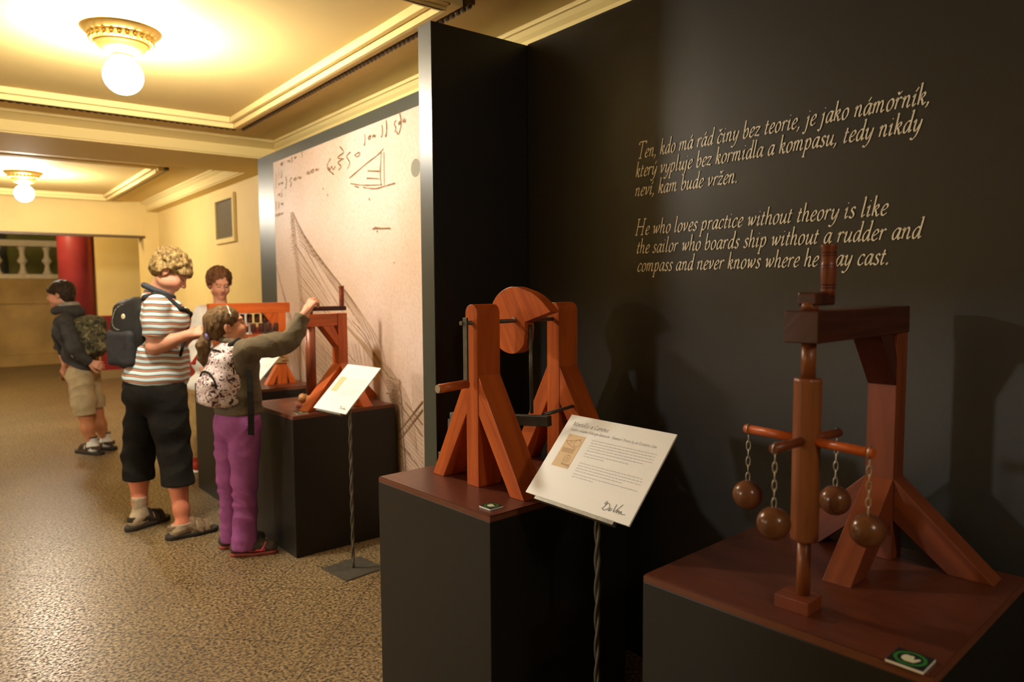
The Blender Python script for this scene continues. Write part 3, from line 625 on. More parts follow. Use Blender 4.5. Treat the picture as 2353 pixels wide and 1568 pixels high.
# ------------------------------------------------------------------ sign stands
def sign(c, phi, tilt, w, h, label, kind, pole_xy=None):
    e1 = Vector((math.cos(phi), math.sin(phi), 0)); nn = Vector((-math.sin(phi), math.cos(phi), 0))
    e2 = -nn*math.cos(tilt)-Vector((0, 0, math.sin(tilt))); nrm = e1.cross(-e2).normalized()
    if nrm.z < 0: nrm = -nrm
    c = Vector(c); px = pole_xy or (c.x, c.y)
    t = thing('sign_stand', label, 'sign', (px[0], px[1], 0)); o = Vector((px[0], px[1], 0))
    tl = c-e1*w/2-e2*h/2-o
    P = lambda u, v, d=0: tl+e1*u+e2*v+nrm*d
    b = MB(); b.prism([P(0, 0, -.005), P(w, 0, -.005), P(w, h, -.005), P(0, h, -.005)], [P(0, 0), P(w, 0), P(w, h), P(0, h)]); bd = b.build('board', M_white, t)
    b = MB(); b.prism([P(w*.2, h*.3, -.018), P(w*.8, h*.3, -.018), P(w*.8, h+.004, -.018), P(w*.2, h+.004, -.018)], [P(w*.2, h*.3, -.0055), P(w*.8, h*.3, -.0055), P(w*.8, h+.004, -.0055), P(w*.2, h+.004, -.0055)])
    b.bar(P(w*.12, h+.006, -.006), P(w*.88, h+.006, -.006), .010, .016, nrm); b.build('holder', M_steel, t)
    top = P(w/2, h*.62, -.02); b = MB(); pts = []; n = 60
    zt = top.z
    for s_ in range(2):
        b.tube([(.0045*math.cos(k*.55+math.pi*s_), .0045*math.sin(k*.55+math.pi*s_), .006+(zt-.006)*k/n) for k in range(n+1)], .0052, 8)
    b.tube([(0, 0, zt-.01), tuple(top+Vector((0, 0, .002)))], .008, 8) if (top-Vector((0, 0, zt))).length > .004 else None
    b.build('twisted_pole', M_steel, t)
    b = MB(); b.prism([(-.115, -.115, 0), (.115, -.115, 0), (.115, .115, 0), (-.115, .115, 0)], [(-.115, -.115, .006), (.115, -.115, .006), (.115, .115, .006), (-.115, .115, .006)]); bo = b.build('base_plate', M_steel, t, rz=phi)
    pl = lambda x, y: P(x, -y, .0007)
    at = lambda u, v: (lambda x, y: P(u+x, v-y, .0007))
    mb = MB()
    if kind == 1:
        pen_text(mb, 'Martello a Camme', at(.030, .036), .0085, .145, .0, .75, 4, nv=nrm*.3)
        pen_text(mb, 'Kladivo ovládané klikovým kamenem - Hammer Driven by an Eccentric Cam', at(.031, .053), .0052, .33, .1, .8, 3, nv=nrm*.3)
    else:
        pen_text(mb, 'Martello', at(.045, .035), .007, .10, .0, .8, 3); pen_text(mb, 'Camme', at(.048, .055), .005, .07, .0, .8, 3)
    if kind == 1: mb.build('title', M_ink, bd)
    mb = MB(); R = random.Random(3)
    def lines(u0, u1, v, n, dv, hw_, last):
        for i in range(n):
            e = u1 if i < n-1 else u0+(u1-u0)*last; u = u0
            while u < e:                    # words too small to read: runs of fine zigzag
                L = R.uniform(.006, .016); q = []; x = u
                while x < min(u+L, e): q.append((x, (.0012 if len(q) % 2 else -.0010)*R.uniform(.6, 1.2))); x += .0011
                ribbon(mb, q, lambda x, y: P(x, v+i*dv-y, .0007), lambda a, b_: hw_)
                u += L+.0026
    fy = h/.283
    if kind == 1:
        lines(.135, .372, .072*fy, 5, .0088*fy, .00036, .9); lines(.135, .300, .118*fy, 2, .0088*fy, .00036, .5)
        lines(.135, .372, .150*fy, 4, .0088*fy, .00036, .75); lines(.135, .372, .187*fy, 2, .0088*fy, .00036, .35)
    else:
        lines(.045, .115, .036*fy, 1, .01, .0006, 1); lines(.045, .10, .052*fy, 1, .01, .0005, 1)
        lines(.105, .275, .085*fy, 4, .011*fy, .0005, .9); lines(.105, .275, .14*fy, 5, .011*fy, .0005, .6)
    mb.build('small_print', M_ink, bd)['kind'] = 'stuff'
    b = MB(); u0, u1, v0, v1 = ((.036, .105, .066*fy, .178*fy) if kind == 1 else (.03, .085, .08*fy, .17*fy))
    b.prism([P(u0, v0, .0001), P(u1, v0, .0001), P(u1, v1, .0001), P(u0, v1, .0001)], [P(u0, v0, .0006), P(u1, v0, .0006), P(u1, v1, .0006), P(u0, v1, .0006)]); pic = b.build('sketch_print', bpy.data.materials.get('buff_paper') or mat('buff_paper', (.74, .52, .27), .6), bd)
    if kind == 1:
        b = MB(); q = lambda x, y: P(u0+(u1-u0)*x, v0+(v1-v0)*y, .0009); lw = lambda a, c_: .012
        cir = lambda cx, cy, r, k0=0, k1=20: [(cx+r*math.cos(2*math.pi*k/20), cy+r*.62*math.sin(2*math.pi*k/20)) for k in range(k0, k1+1)]
        lw2 = lambda a, c_: .006
        for s_ in ([(.05, .22), (.4, .2), (.85, .1)], [(.05, .22), (.25, .3), (.85, .42)], [(.3, .18), (.45, .24), (.3, .3)], cir(.75, .24, .18), cir(.66, .72, .16), cir(.66, .72, .05), [(.5, .68), (.5, .84), (.55, .9)], [(.5, .88), (.9, .9)], [(.5, .91), (.9, .93)], cir(.92, .91, .05)): ribbon(b, s_, q, lw2)
        for i in range(4): ribbon(b, [(.1+.06*k, .44+.035*i+.006*(-1)**k) for k in range(13)], q, lw2)
        b.build('sketch', bpy.data.materials.get('sepia_ink') or mat('sepia_ink', (.30, .13, .05), .7), pic)
    b = MB(); kx = 1 if kind == 1 else .8
    sg = [[(0, 0), (.25, .9), (.1, 1.1), (.0, .7), (.5, .9), (.75, .4), (.3, -.1), (-.1, .1)], [(.8, .2), (1.0, .4), (.8, .0), (1.05, .1), (1.2, .3)], [(1.45, 1.1), (1.5, .0), (2.2, 1.3)], [(1.9, .5), (1.85, .0), (2.1, .4), (2.2, .0), (2.4, .4), (2.5, .05), (3.0, .15)]]
    for z in sg: ribbon(b, crom(z, 5), lambda x, y: P(w-.105*kx+x*.026*kx, h-.022-y*.021*kx, .0008), lambda a, c_: .035)
    b.build('signature', mat('black_ink', (.03, .03, .028), .5), bd)
    return t
sign((1.404, 1.415, .9375), math.radians(-89.0), math.radians(47.8), .40, .279, 'white information board on twisted pole before the cam hammer plinth', 1)
sign((1.585, 3.40, .926), math.radians(-82), math.radians(44.4), .297, .297, 'white information board on twisted pole beside the plinth with the tall crank model', 2, (1.571, 3.342))
sign((1.55, 4.66, .915), math.radians(-84), math.radians(46), .297, .25, 'white information board partly hidden behind the girl, below the bobbin frame', 2)
# ------------------------------------------------------------------ printed parchment mural (generic pen study)
def parchment():
    m = bpy.data.materials.new('pink_parchment_print'); m.use_nodes = True
    nt = m.node_tree; b = nt.nodes['Principled BSDF']; L = nt.links.new; b.inputs['Roughness'].default_value = .5; b.inputs['Specular IOR Level'].default_value = .3
    tc = nt.nodes.new('ShaderNodeTexCoord')
    def ramp(src, stops):
        r = nt.nodes.new('ShaderNodeValToRGB'); e = r.color_ramp.elements
        for q, (p, c) in zip(e, stops): q.position = p; q.color = (*c, 1)
        L(src, r.inputs[0]); return r.outputs[0]
    def noise(s, d):
        n = nt.nodes.new('ShaderNodeTexNoise'); n.inputs['Scale'].default_value = s; n.inputs['Detail'].default_value = d; L(tc.outputs['Object'], n.inputs['Vector']); return n.outputs[0]
    def mul(a, c):
        x = nt.nodes.new('ShaderNodeMix'); x.data_type = 'RGBA'; x.blend_type = 'MULTIPLY'; x.inputs[0].default_value = 1; L(a, x.inputs[6]); L(c, x.inputs[7]); return x.outputs[2]
    base = ramp(noise(1.1, 4), [(.34, (.58, .41, .295)), (.62, (.68, .525, .45))])
    fib = ramp(noise(45, 6), [(.34, (.92, .88, .84)), (.58, (1, 1, 1))])
    spk = ramp(noise(110, 2), [(.27, (.55, .42, .3)), (.33, (1, 1, 1))])
    L(mul(mul(base, fib), spk), b.inputs['Base Color'])
    return m
M_parch = parchment()
M_sepia = mat('sepia_print_ink', (.22, .125, .06), .7, .2)
M_sepia2 = mat('pale_sepia_print_ink', (.40, .26, .16), .7, .2)
WM = W-.004
tm = thing('wall_mural', 'large pink parchment print with ink sketches and handwriting, on the dark framed wall', 'mural', (W, 0, 0))
b = MB(); b.box(-.003, -.0002, 2.75, 5.612, .06, 2.408); b.build('parchment', M_parch, tm)
def wp(x, y):                               # pixel of the photograph -> point on the print
    p = onx(x, y, WM); return (p.y, p.z)
def ink(mb, pts, wd, smooth=True, jit=0, R=random.Random(5)):
    q = [wp(*p) for p in pts]
    if smooth and len(q) > 2: q = crom(q, 5)
    if jit: q = [(y+R.uniform(-jit, jit), z+R.uniform(-jit, jit)) for y, z in q]
    lam = lambda a, c: wd*R.uniform(.55, 1.25)
    xo = -.0042-R.uniform(0, .0016); ribbon(mb, q, lambda y, z: (xo, y, z), lam)
d1, d2 = MB(), MB(); R = random.Random(11)
# handwriting: two slanting lines of loops and the column at the left edge
def scrawl(mb, a, c, hgt_, n, wd):
    for k in range(n):
        if R.random() < .18: continue
        f = k/n; x = a[0]+(c[0]-a[0])*f; y = a[1]+(c[1]-a[1])*f; s = (c[0]-a[0])/n*.9; h = hgt_*R.uniform(.6, 1.1)
        kind = R.random()
        if kind < .35: pts = [(x, y-h*.5), (x+s*.2, y), (x+s*.4, y-h*.6), (x+s*.6, y), (x+s*.9, y-h*.6)]
        elif kind < .6: pts = [(x+s*.6, y-h), (x+s*.1, y-h*.5), (x+s*.5, y+h*.2), (x+s*.2, y+h*.9)]
        elif kind < .8: pts = [(x+s*.5, y-h*.5), (x, y-h*.2), (x+s*.4, y), (x+s*.7, y-h*.4), (x+s*.4, y-h*.6)]
        else: pts = [(x+s*.2, y-h*1.6), (x+s*.35, y-h*.6), (x+s*.2, y+h*.8), (x, y+h*.6)]
        ink(mb, pts, wd)
scrawl(d1, (655, 424), (735, 388), 13, 8, .0042); scrawl(d1, (755, 390), (835, 350), 20, 4, .005); scrawl(d1, (836, 325), (945, 272), 14, 11, .005)
ink(d1, [(918, 256), (922, 285), (916, 308), (911, 302)], .006); ink(d1, [(760, 364), (752, 385), (768, 402)], .006); ink(d1, [(780, 336), (790, 350), (776, 362), (790, 366)], .0055)
scrawl(d1, (645, 380), (700, 352), 10, 7, .004)
for y in (408, 428, 452, 476, 498): scrawl(d2, (633, y), (652, y-8), 9, 3, .0045)
for x, y in ((742, 432), (752, 446), (848, 456), (866, 530), (905, 602)): ink(d1, [(x, y), (x+2, y+4)], .006)
# small boat study and a dash
for q in ([(803, 410), (840, 378), (868, 356), (881, 342)], [(876, 350), (874, 400), (876, 424)], [(882, 350), (883, 426)], [(805, 422), (835, 426), (878, 425)], [(835, 431), (862, 434), (884, 428), (908, 421)], [(845, 393), (872, 394)], [(843, 410), (872, 411)], [(815, 428), (825, 431)]): ink(d1, q, .0042)
for q in ([(856, 526), (897, 525)], [(860, 523), (880, 526)]): ink(d1, q, .006)
# mast with its stays
for dx in (0, 3, 6): ink(d2, [(668+dx, 488), (671+dx, 520), (677+dx, 580), (684+dx, 640), (694+dx, 740)], .004, jit=.002)
for k in range(14): ink(d2, [(664+.35*k+R.uniform(0, 5), 492+7*k), (674+.4*k, 488+7*k+R.uniform(-3, 3))], .003)
for k in range(9): ink(d1, [(674+2*k, 490+9*k), (700+9*k, 545+12*k), (735+16*k, 610+20*k), (790+12*k, 690+18*k)], .0026)
for k in range(34):                         # long parallel hatching falling to the right
    x0, y0 = 678+1.2*k+4*math.sin(k), 560+10.5*k
    x1 = x0+60+5.5*k; y1 = y0+95+4.2*k
    if x1 > 960: x1, y1 = 955, y1-20
    ink(d2 if k % 3 else d1, [(x0, y0), ((x0+x1)/2, (y0+y1)/2+R.uniform(-4, 4)), (x1, y1)], .0024)
for k in range(10): ink(d2, [(633+3*k, 600+14*k), (645+4*k, 650+14*k), (672+5*k, 740+14*k)], .0024)
ink(d1, [(702, 570), (740, 640), (790, 720), (846, 790), (900, 880)], .003, jit=.0015); ink(d1, [(810, 738), (838, 770), (872, 838), (905, 875)], .0035, jit=.002)
for k in range(22): ink(d2, [(770+6*k, 720+6*k), (815+6*k, 775+7*k), (865+4.5*k, 835+10*k)], .0022)
for k in range(30): ink(d1 if k % 4 == 0 else d2, [(700+5*k, 742+6*k+R.uniform(-8, 8)), (712+5*k, 800+5*k), (722+6*k, 850+5*k)], .0026)
for k in range(26): ink(d2, [(640+8*k, 790), (652+8*k, 850+R.uniform(-20, 40))], .0026)
# post and crossed beams in the lower right corner
for dx in (0, 4, 9, 15): ink(d1 if dx in (0, 15) else d2, [(903+dx, 872), (908+dx, 930), (912+dx, 1000), (918+dx, 1085)], .0045, jit=.002)
for k in range(8): ink(d1, [(893+R.uniform(-6, 8), 868+6*k), (915+R.uniform(-6, 8), 880+5*k), (899+R.uniform(-5, 5), 890+5*k)], .0035)
for o in (0, 14): ink(d1, [(918, 1012-o*1.4), (972, 942-o*1.4)], .005, False); ink(d1, [(918+o, 925), (972, 1005-o*2)], .005, False)
for k in range(9): ink(d1, [(922+5*k, 998-6.5*k), (926+5*k, 1008-6.5*k)], .003, False)
for k in range(22): ink(d2, [(918, 935+9*k), (972, 985+10*k)], .0026, False)
for k in range(10): ink(d1, [(920+4*k, 1020+5*k+R.uniform(-4, 4)), (928+4*k, 1032+5*k)], .003)
d1.build('dark_pen_strokes', M_sepia, tm); d2.build('pale_pen_strokes', M_sepia2, tm)
mb = MB(); p = wp(955, 386); mb.add([(-.0044, p[0]+.05*math.cos(2*math.pi*k/24), p[1]+.05*math.sin(2*math.pi*k/24)) for k in range(24)], [tuple(range(24))]); mb.build('grey_spot', mat('grey_print', (.20, .19, .15), .6), tm)
# ------------------------------------------------------------------ organic surfaces: blended distance fields turned into meshes
def npv(v): return np.array(tuple(v), dtype=np.float64)
class Field:
    def __init__(s): s.ops = []; s.lo = np.full(3, 9e9); s.hi = np.full(3, -9e9)
    def _bb(s, p, r): p = npv(p); s.lo = np.minimum(s.lo, p-r); s.hi = np.maximum(s.hi, p+r)
    def cap(s, a, b, ra, rb=None, k=.02):
        rb = ra if rb is None else rb; a, b = npv(a), npv(b); s._bb(a, ra); s._bb(b, rb); ab = b-a; L = ab @ ab+1e-12
        def f(P):
            t = np.clip((P-a) @ ab/L, 0, 1); q = P-a-t[:, None]*ab; return np.sqrt(np.einsum('ij,ij->i', q, q))-(ra+t*(rb-ra))
        s.ops.append(('u', f, k, (a+b)/2, math.sqrt(L)/2+max(ra, rb))); return s
    def chain(s, pts, rs, k=.02):
        for i in range(len(pts)-1): s.cap(pts[i], pts[i+1], rs[i], rs[i+1], k)
        return s
    def ell(s, c, r, fr=None, k=.02, op='u'):
        c = npv(c); r = np.array(r, float); M = np.eye(3) if fr is None else np.array([npv(v) for v in fr])   # rows: local axes
        if op == 'u': s._bb(c, r.max())
        def f(P):
            q = ((P-c) @ M.T)/r; k0 = np.sqrt(np.einsum('ij,ij->i', q, q)); q = q/r; k1 = np.sqrt(np.einsum('ij,ij->i', q, q))+1e-9; return k0*(k0-1)/k1
        s.ops.append((op, f, k, c, r.max())); return s
    def box(s, c, h, fr=None, rad=.02, k=.02, op='u'):
        c = npv(c); h = np.array(h, float)-rad; M = np.eye(3) if fr is None else np.array([npv(v) for v in fr])
        if op == 'u': s._bb(c, np.linalg.norm(h+rad))
        def f(P):
            q = np.abs((P-c) @ M.T)-h; return np.linalg.norm(np.maximum(q, 0), axis=1)+np.minimum(q.max(axis=1), 0)-rad
        s.ops.append((op, f, k, c, np.linalg.norm(h+rad))); return s
    def cut(s, p, n, k=.006):                # keep the side the normal points away from
        p, n = npv(p), npv(n); n = n/np.linalg.norm(n); s.ops.append(('i', lambda P: (P-p) @ n, k)); return s
    def wrinkle(s, amp, freq, seed=1, aniso=(1, 1, 1)):
        R = np.random.RandomState(seed); D = R.normal(size=(7, 3))*np.array(aniso); D /= np.linalg.norm(D, axis=1)[:, None]; ph = R.rand(7)*6.28; fr = freq*(.6+.9*R.rand(7))
        s.ops.append(('w', lambda P: amp*np.mean([np.sin(P @ d*f_+p_+1.5*np.sin(P[:, 2]*f_*.37+p_)) for d, f_, p_ in zip(D, fr, ph)], axis=0)*1.8, 0)); return s
    def folds(s, amp, freq, seed=1, dirs=((.5, .5, .8), (-.5, .4, .8), (.3, -.7, .7), (.1, .2, 1)), calm=9.):
        """cloth folds: sharp-edged ridges that come and go"""
        R = np.random.RandomState(seed); D = np.array(dirs, float); D /= np.linalg.norm(D, axis=1)[:, None]; ph = R.rand(len(D), 3)*6.28; L = R.normal(size=(len(D), 2, 3)); L /= np.linalg.norm(L, axis=2)[:, :, None]
        def f(P):
            t = np.zeros(len(P))
            for d, p_, l in zip(D, ph, L):
                w = np.sin(P @ l[0]*calm+p_[1])*.5+.5; r = 1-2*np.abs(np.sin((P @ d*freq+p_[0]+1.8*np.sin(P @ l[1]*freq*.32+p_[2]))*.5)); t += r*w*w
            return -amp*t/len(D)*2
        s.ops.append(('w', f, 0)); return s
    def __call__(s, P, prune=True):
        d = np.full(len(P), 9.); lo, hi = P.min(0), P.max(0); near = prune
        for op, f, k, *cr in s.ops:
            if near and cr and np.linalg.norm(np.maximum(np.maximum(lo-cr[0], cr[0]-hi), 0))-cr[1] > (k if op == 'u' else 0)+.05: continue
            e = f(P)
            if op == 'u':
                if k: h = np.maximum(k-np.abs(d-e), 0)/k; d = np.minimum(d, e)-h*h*k*.25
                else: d = np.minimum(d, e)
            elif op == 's': e = -e; h = np.maximum(k-np.abs(d-e), 0)/k; d = np.maximum(d, e)+h*h*k*.25
            elif op == 'i': h = np.maximum(k-np.abs(d-e), 0)/k; d = np.maximum(d, e)+h*h*k*.25
            else: d = d+e
        return d
def onto(F, p, d, n=40):                    # slide a point along d until it meets the surface
    p, d = npv(p), npv(d)/np.linalg.norm(npv(d))
    for _ in range(n): p = p+d*F(p[None], False)[0]*.7
    return Vector(p)
def skin_mesh(F, h):
    lo, hi = F.lo-.03, F.hi+.03; S = 6
    n = [int(math.ceil((hi[i]-lo[i])/h/S))*S+1 for i in range(3)]
    nb = [(m-1)//S for m in n]
    cx = [lo[i]+(np.arange(nb[i])+.5)*S*h for i in range(3)]
    C = np.stack(np.meshgrid(*cx, indexing='ij'), -1).reshape(-1, 3); dc = F(C, False)
    act = np.abs(dc) < S*h*1.15+.008
    V = np.where(dc > 0, 1., -1.).reshape(nb)
    A = np.repeat(np.repeat(np.repeat(V, S, 0), S, 1), S, 2)
    A = np.pad(A, ((0, 1), (0, 1), (0, 1)), mode='edge').astype(np.float32)
    I = np.stack(np.unravel_index(np.nonzero(act)[0], nb), -1)*S
    o = np.stack(np.meshgrid(*[np.arange(S+1)]*3, indexing='ij'), -1).reshape(-1, 3)
    sup = (I//(S*4)).astype(np.int64); key = (sup[:, 0]*512+sup[:, 1])*512+sup[:, 2]; od = np.argsort(key, kind='stable'); I = I[od]; key = key[od]
    cutp = np.concatenate([[0], np.nonzero(np.diff(key))[0]+1, [len(I)]])
    for i0, i1 in zip(cutp[:-1], cutp[1:]):
        if i1 > i0: G_ = (I[i0:i1, None, :]+o[None]).reshape(-1, 3); A[G_[:, 0], G_[:, 1], G_[:, 2]] = F(lo+G_*h)
    neg = A < 0
    cell = np.zeros([m-1 for m in n], np.int8)
    for dx in (0, 1):
        for dy in (0, 1):
            for dz in (0, 1): cell += neg[dx:n[0]-1+dx, dy:n[1]-1+dy, dz:n[2]-1+dz]
    idx = np.argwhere((cell > 0) & (cell < 8)); vid = np.full(cell.shape, -1, np.int32); vid[idx[:, 0], idx[:, 1], idx[:, 2]] = np.arange(len(idx))
    acc = np.zeros((len(idx), 3)); cnt = np.zeros(len(idx))
    cs = [(a, b, c) for a in (0, 1) for b in (0, 1) for c in (0, 1)]
    for a in cs:
        for ax in range(3):
            if a[ax]: continue
            b = list(a); b[ax] = 1
            va = A[idx[:, 0]+a[0], idx[:, 1]+a[1], idx[:, 2]+a[2]]; vb = A[idx[:, 0]+b[0], idx[:, 1]+b[1], idx[:, 2]+b[2]]
            m = (va < 0) != (vb < 0); t = va/(va-vb+1e-20); p = np.tile(np.array(a, float), (len(idx), 1)); p[:, ax] += t
            acc[m] += p[m]; cnt[m] += 1
    verts = lo+(idx+acc/np.maximum(cnt, 1)[:, None])*h
    faces = []
    for ax in range(3):
        u, w = (ax+1) % 3, (ax+2) % 3
        sl0 = [slice(None)]*3; sl1 = [slice(None)]*3; sl0[ax] = slice(0, -1); sl1[ax] = slice(1, None)
        a, b = neg[tuple(sl0)], neg[tuple(sl1)]; E = np.argwhere(a != b)
        E = E[(E[:, u] > 0) & (E[:, w] > 0) & (E[:, u] < n[u]-1) & (E[:, w] < n[w]-1)]
        q = []
        for du, dw in ((-1, -1), (0, -1), (0, 0), (-1, 0)):
            c = E.copy(); c[:, u] += du; c[:, w] += dw; q.append(vid[c[:, 0], c[:, 1], c[:, 2]])
        q = np.stack(q, 1); fl = a[E[:, 0], E[:, 1], E[:, 2]]; q[~fl] = q[~fl][:, ::-1]; faces.append(q)
    faces = np.concatenate(faces); faces = faces[(faces >= 0).all(1)]
    return verts, faces
def sdf_obj(name, F, h, m, base=(0, 0, 0), parent=None, col=None, stripe=None, relax=1):
    v, f = skin_mesh(F, h)
    for _ in range(relax):                  # light smoothing of the lattice
        i0 = np.concatenate([f[:, k] for k in range(4) for d in (1, 3)]); i1 = np.concatenate([f[:, (k+d) % 4] for k in range(4) for d in (1, 3)])
        c = np.maximum(np.bincount(i0, minlength=len(v)), 1)
        v = v*.5+.5*np.stack([np.bincount(i0, v[i1, a], len(v))/c for a in range(3)], 1)
    base = npv(base); me = bpy.data.meshes.new(name)
    me.vertices.add(len(v)); me.vertices.foreach_set('co', (v-base).ravel())
    me.loops.add(len(f)*4); me.loops.foreach_set('vertex_index', f.ravel().astype(np.int32))
    me.polygons.add(len(f)); me.polygons.foreach_set('loop_start', np.arange(0, len(f)*4, 4)); me.polygons.foreach_set('loop_total', np.full(len(f), 4))
    me.polygons.foreach_set('use_smooth', np.ones(len(f), bool)); me.update()
    if col is not None:
        c = np.ones((len(v), 4), np.float32); c[:, :3] = col(v); me.attributes.new('Col', 'FLOAT_COLOR', 'POINT').data.foreach_set('color', c.ravel())
    if stripe is not None: me.attributes.new('band', 'FLOAT', 'POINT').data.foreach_set('value', stripe(v).astype(np.float32))
    me.materials.append(m); o = bpy.data.objects.new(name, me); COL.objects.link(o)
    if parent: o.parent = parent
    else: o.location = tuple(base)
    return o
# ------------------------------------------------------------------ cloth, hair and skin materials
def attr_mat(name, rough=.5, spec=.35, sss=0):
    m = bpy.data.materials.new(name); m.use_nodes = True; nt = m.node_tree; b = nt.nodes['Principled BSDF']
    a = nt.nodes.new('ShaderNodeAttribute'); a.attribute_name = 'Col'; nt.links.new(a.outputs['Color'], b.inputs['Base Color'])
    b.inputs['Roughness'].default_value = rough; b.inputs['Specular IOR Level'].default_value = spec
    return m
M_skin = attr_mat('skin', .5, .3)
def cloth(name, base, var=.25, vs=30, bump=.25, bs=120, rough=.85, dark=None):
    return mat(name, base, rough, .15, var=var, vscale=vs, bump=bump, bscale=bs, dark=dark)
def stripes(name, period, stops):
    m = bpy.data.materials.new(name); m.use_nodes = True; nt = m.node_tree; b = nt.nodes['Principled BSDF']; b.inputs['Roughness'].default_value = .8; b.inputs['Specular IOR Level'].default_value = .15
    a = nt.nodes.new('ShaderNodeAttribute'); a.attribute_name = 'band'
    d = nt.nodes.new('ShaderNodeMath'); d.operation = 'DIVIDE'; d.inputs[1].default_value = period; nt.links.new(a.outputs['Fac'], d.inputs[0])
    f = nt.nodes.new('ShaderNodeMath'); f.operation = 'FRACT'; nt.links.new(d.outputs[0], f.inputs[0])
    r = nt.nodes.new('ShaderNodeValToRGB'); r.color_ramp.interpolation = 'CONSTANT'; e = r.color_ramp.elements
    while len(e) < len(stops): e.new(.5)
    for q, (p, c) in zip(e, stops): q.position = p; q.color = (*c, 1)
    nt.links.new(f.outputs[0], r.inputs[0]); nt.links.new(r.outputs[0], b.inputs['Base Color']); return m
def patches(name, cols, scale, rough=.8, vor=False, dist=1.0):
    m = bpy.data.materials.new(name); m.use_nodes = True; nt = m.node_tree; b = nt.nodes['Principled BSDF']; b.inputs['Roughness'].default_value = rough; b.inputs['Specular IOR Level'].default_value = .2
    tc = nt.nodes.new('ShaderNodeTexCoord')
    n = nt.nodes.new('ShaderNodeTexNoise'); n.inputs['Scale'].default_value = scale; n.inputs['Detail'].default_value = 2.5; n.inputs['Distortion'].default_value = dist
    nt.links.new(tc.outputs['Object'], n.inputs['Vector']); r = nt.nodes.new('ShaderNodeValToRGB'); r.color_ramp.interpolation = 'CONSTANT'; e = r.color_ramp.elements
    while len(e) < len(cols): e.new(.5)
    for q, (p, c) in zip(e, cols): q.position = p; q.color = (*c, 1)
    nt.links.new(n.outputs[0], r.inputs[0]); nt.links.new(r.outputs[0], b.inputs['Base Color']); return m
def hairmat(name, c1, c2, scale=60, stretch=(1, 1, .3)):
    m = mat(name, c1, .62, .2, var=1, vscale=scale, bump=.9, bscale=scale*1.4, stretch=stretch, dark=c2); return m
# ------------------------------------------------------------------ heads and hands
def frame(fwd, up):
    f = Vector(fwd).normalized(); u = (Vector(up)-f*Vector(up).dot(f)).normalized(); return f.cross(u), f, u      # right, forward, up
class Head:
    """c: head centre, fwd/up: where the face looks; s scales a 0.23 m head"""
    def __init__(s, c, fwd, up=(0, 0, 1), sc=1.0): s.c = Vector(c); s.x, s.y, s.z = frame(fwd, up); s.s = sc
    def p(s, x, y, z): return s.c+(s.x*x+s.y*y+s.z*z)*s.s
    def local(s, P):
        M = np.array([npv(s.x), npv(s.y), npv(s.z)]); return ((P-npv(s.c)) @ M.T)/s.s
    def put(s, F, nose=1.0):
        fr = (s.x, s.y, s.z); k = s.s; e = lambda c, r, kk=.02, op='u': F.ell(s.p(*c), [q*k for q in r], fr, kk*k, op)
        e((0, -.018, .038), (.074, .094, .082)); e((0, .030, -.035), (.056, .064, .076), .03); e((0, .066, -.092), (.024, .022, .020), .03)
        e((0, .076, .030), (.046, .018, .014), .02)
        for q in (-1, 1):
            e((q*.034, .060, -.032), (.027, .030, .028), .025); e((q*.050, .005, -.060), (.016, .035, .022), .03)
            e((q*.030, .101, .008), (.014, .010, .008), .012, 's'); e((q*.030, .083, .007), (.012, .011, .0105), .002)
            e((q*.072, -.008, -.010), (.009, .018, .030), .006); e((q*.079, -.014, -.004), (.006, .016, .026), .004); e((q*.081, -.004, -.008), (.005, .008, .013), .004, 's')
            e((q*.009, .100, -.024), (.008, .011, .007), .008)
        F.cap(s.p(0, .084, .016), s.p(0, .106*nose, -.020), .0085*k, .0112*k, .014*k)
        F.cap(s.p(-.018, .090, -.052), s.p(.018, .090, -.052), .0065*k, .0065*k, .005*k); F.cap(s.p(-.014, .088, -.063), s.p(.014, .088, -.063), .0072*k, .0072*k, .004*k)
    def paint(s, P, C, skin, lip, brow, iris=(.05, .035, .025)):
        brow = np.array(brow)*.7+np.array(skin)*.3
        q = s.local(P); x, y, z = np.abs(q[:, 0]), q[:, 1], q[:, 2]; ins = (np.linalg.norm(q, axis=1) < .16)
        m = ins & (y > .05) & (x < .018) & (z < -.048) & (z > -.068); C[m] = lip
        m = ins & (y > .06) & (x > .012) & (x < .048) & (z > .024+.10*(.03-x)*0) & (z < .0295); C[m] = brow*np.array(1.0)
        e = np.hypot(x-.030, (z-.005)*2.3); m = ins & (y > .06) & (e < .0115); C[m] = (.34, .27, .22); m = ins & (y > .06) & (e < .0068); C[m] = iris
        m = ins & (y > .06) & (np.abs(e-.0125) < .0024) & (z > .006); C[m] = brow
        m = ins & (np.hypot(x-.045, z+.035) < .022) & (y > .03); C[m] = C[m]*.6+np.array((.60, .22, .15))*.4
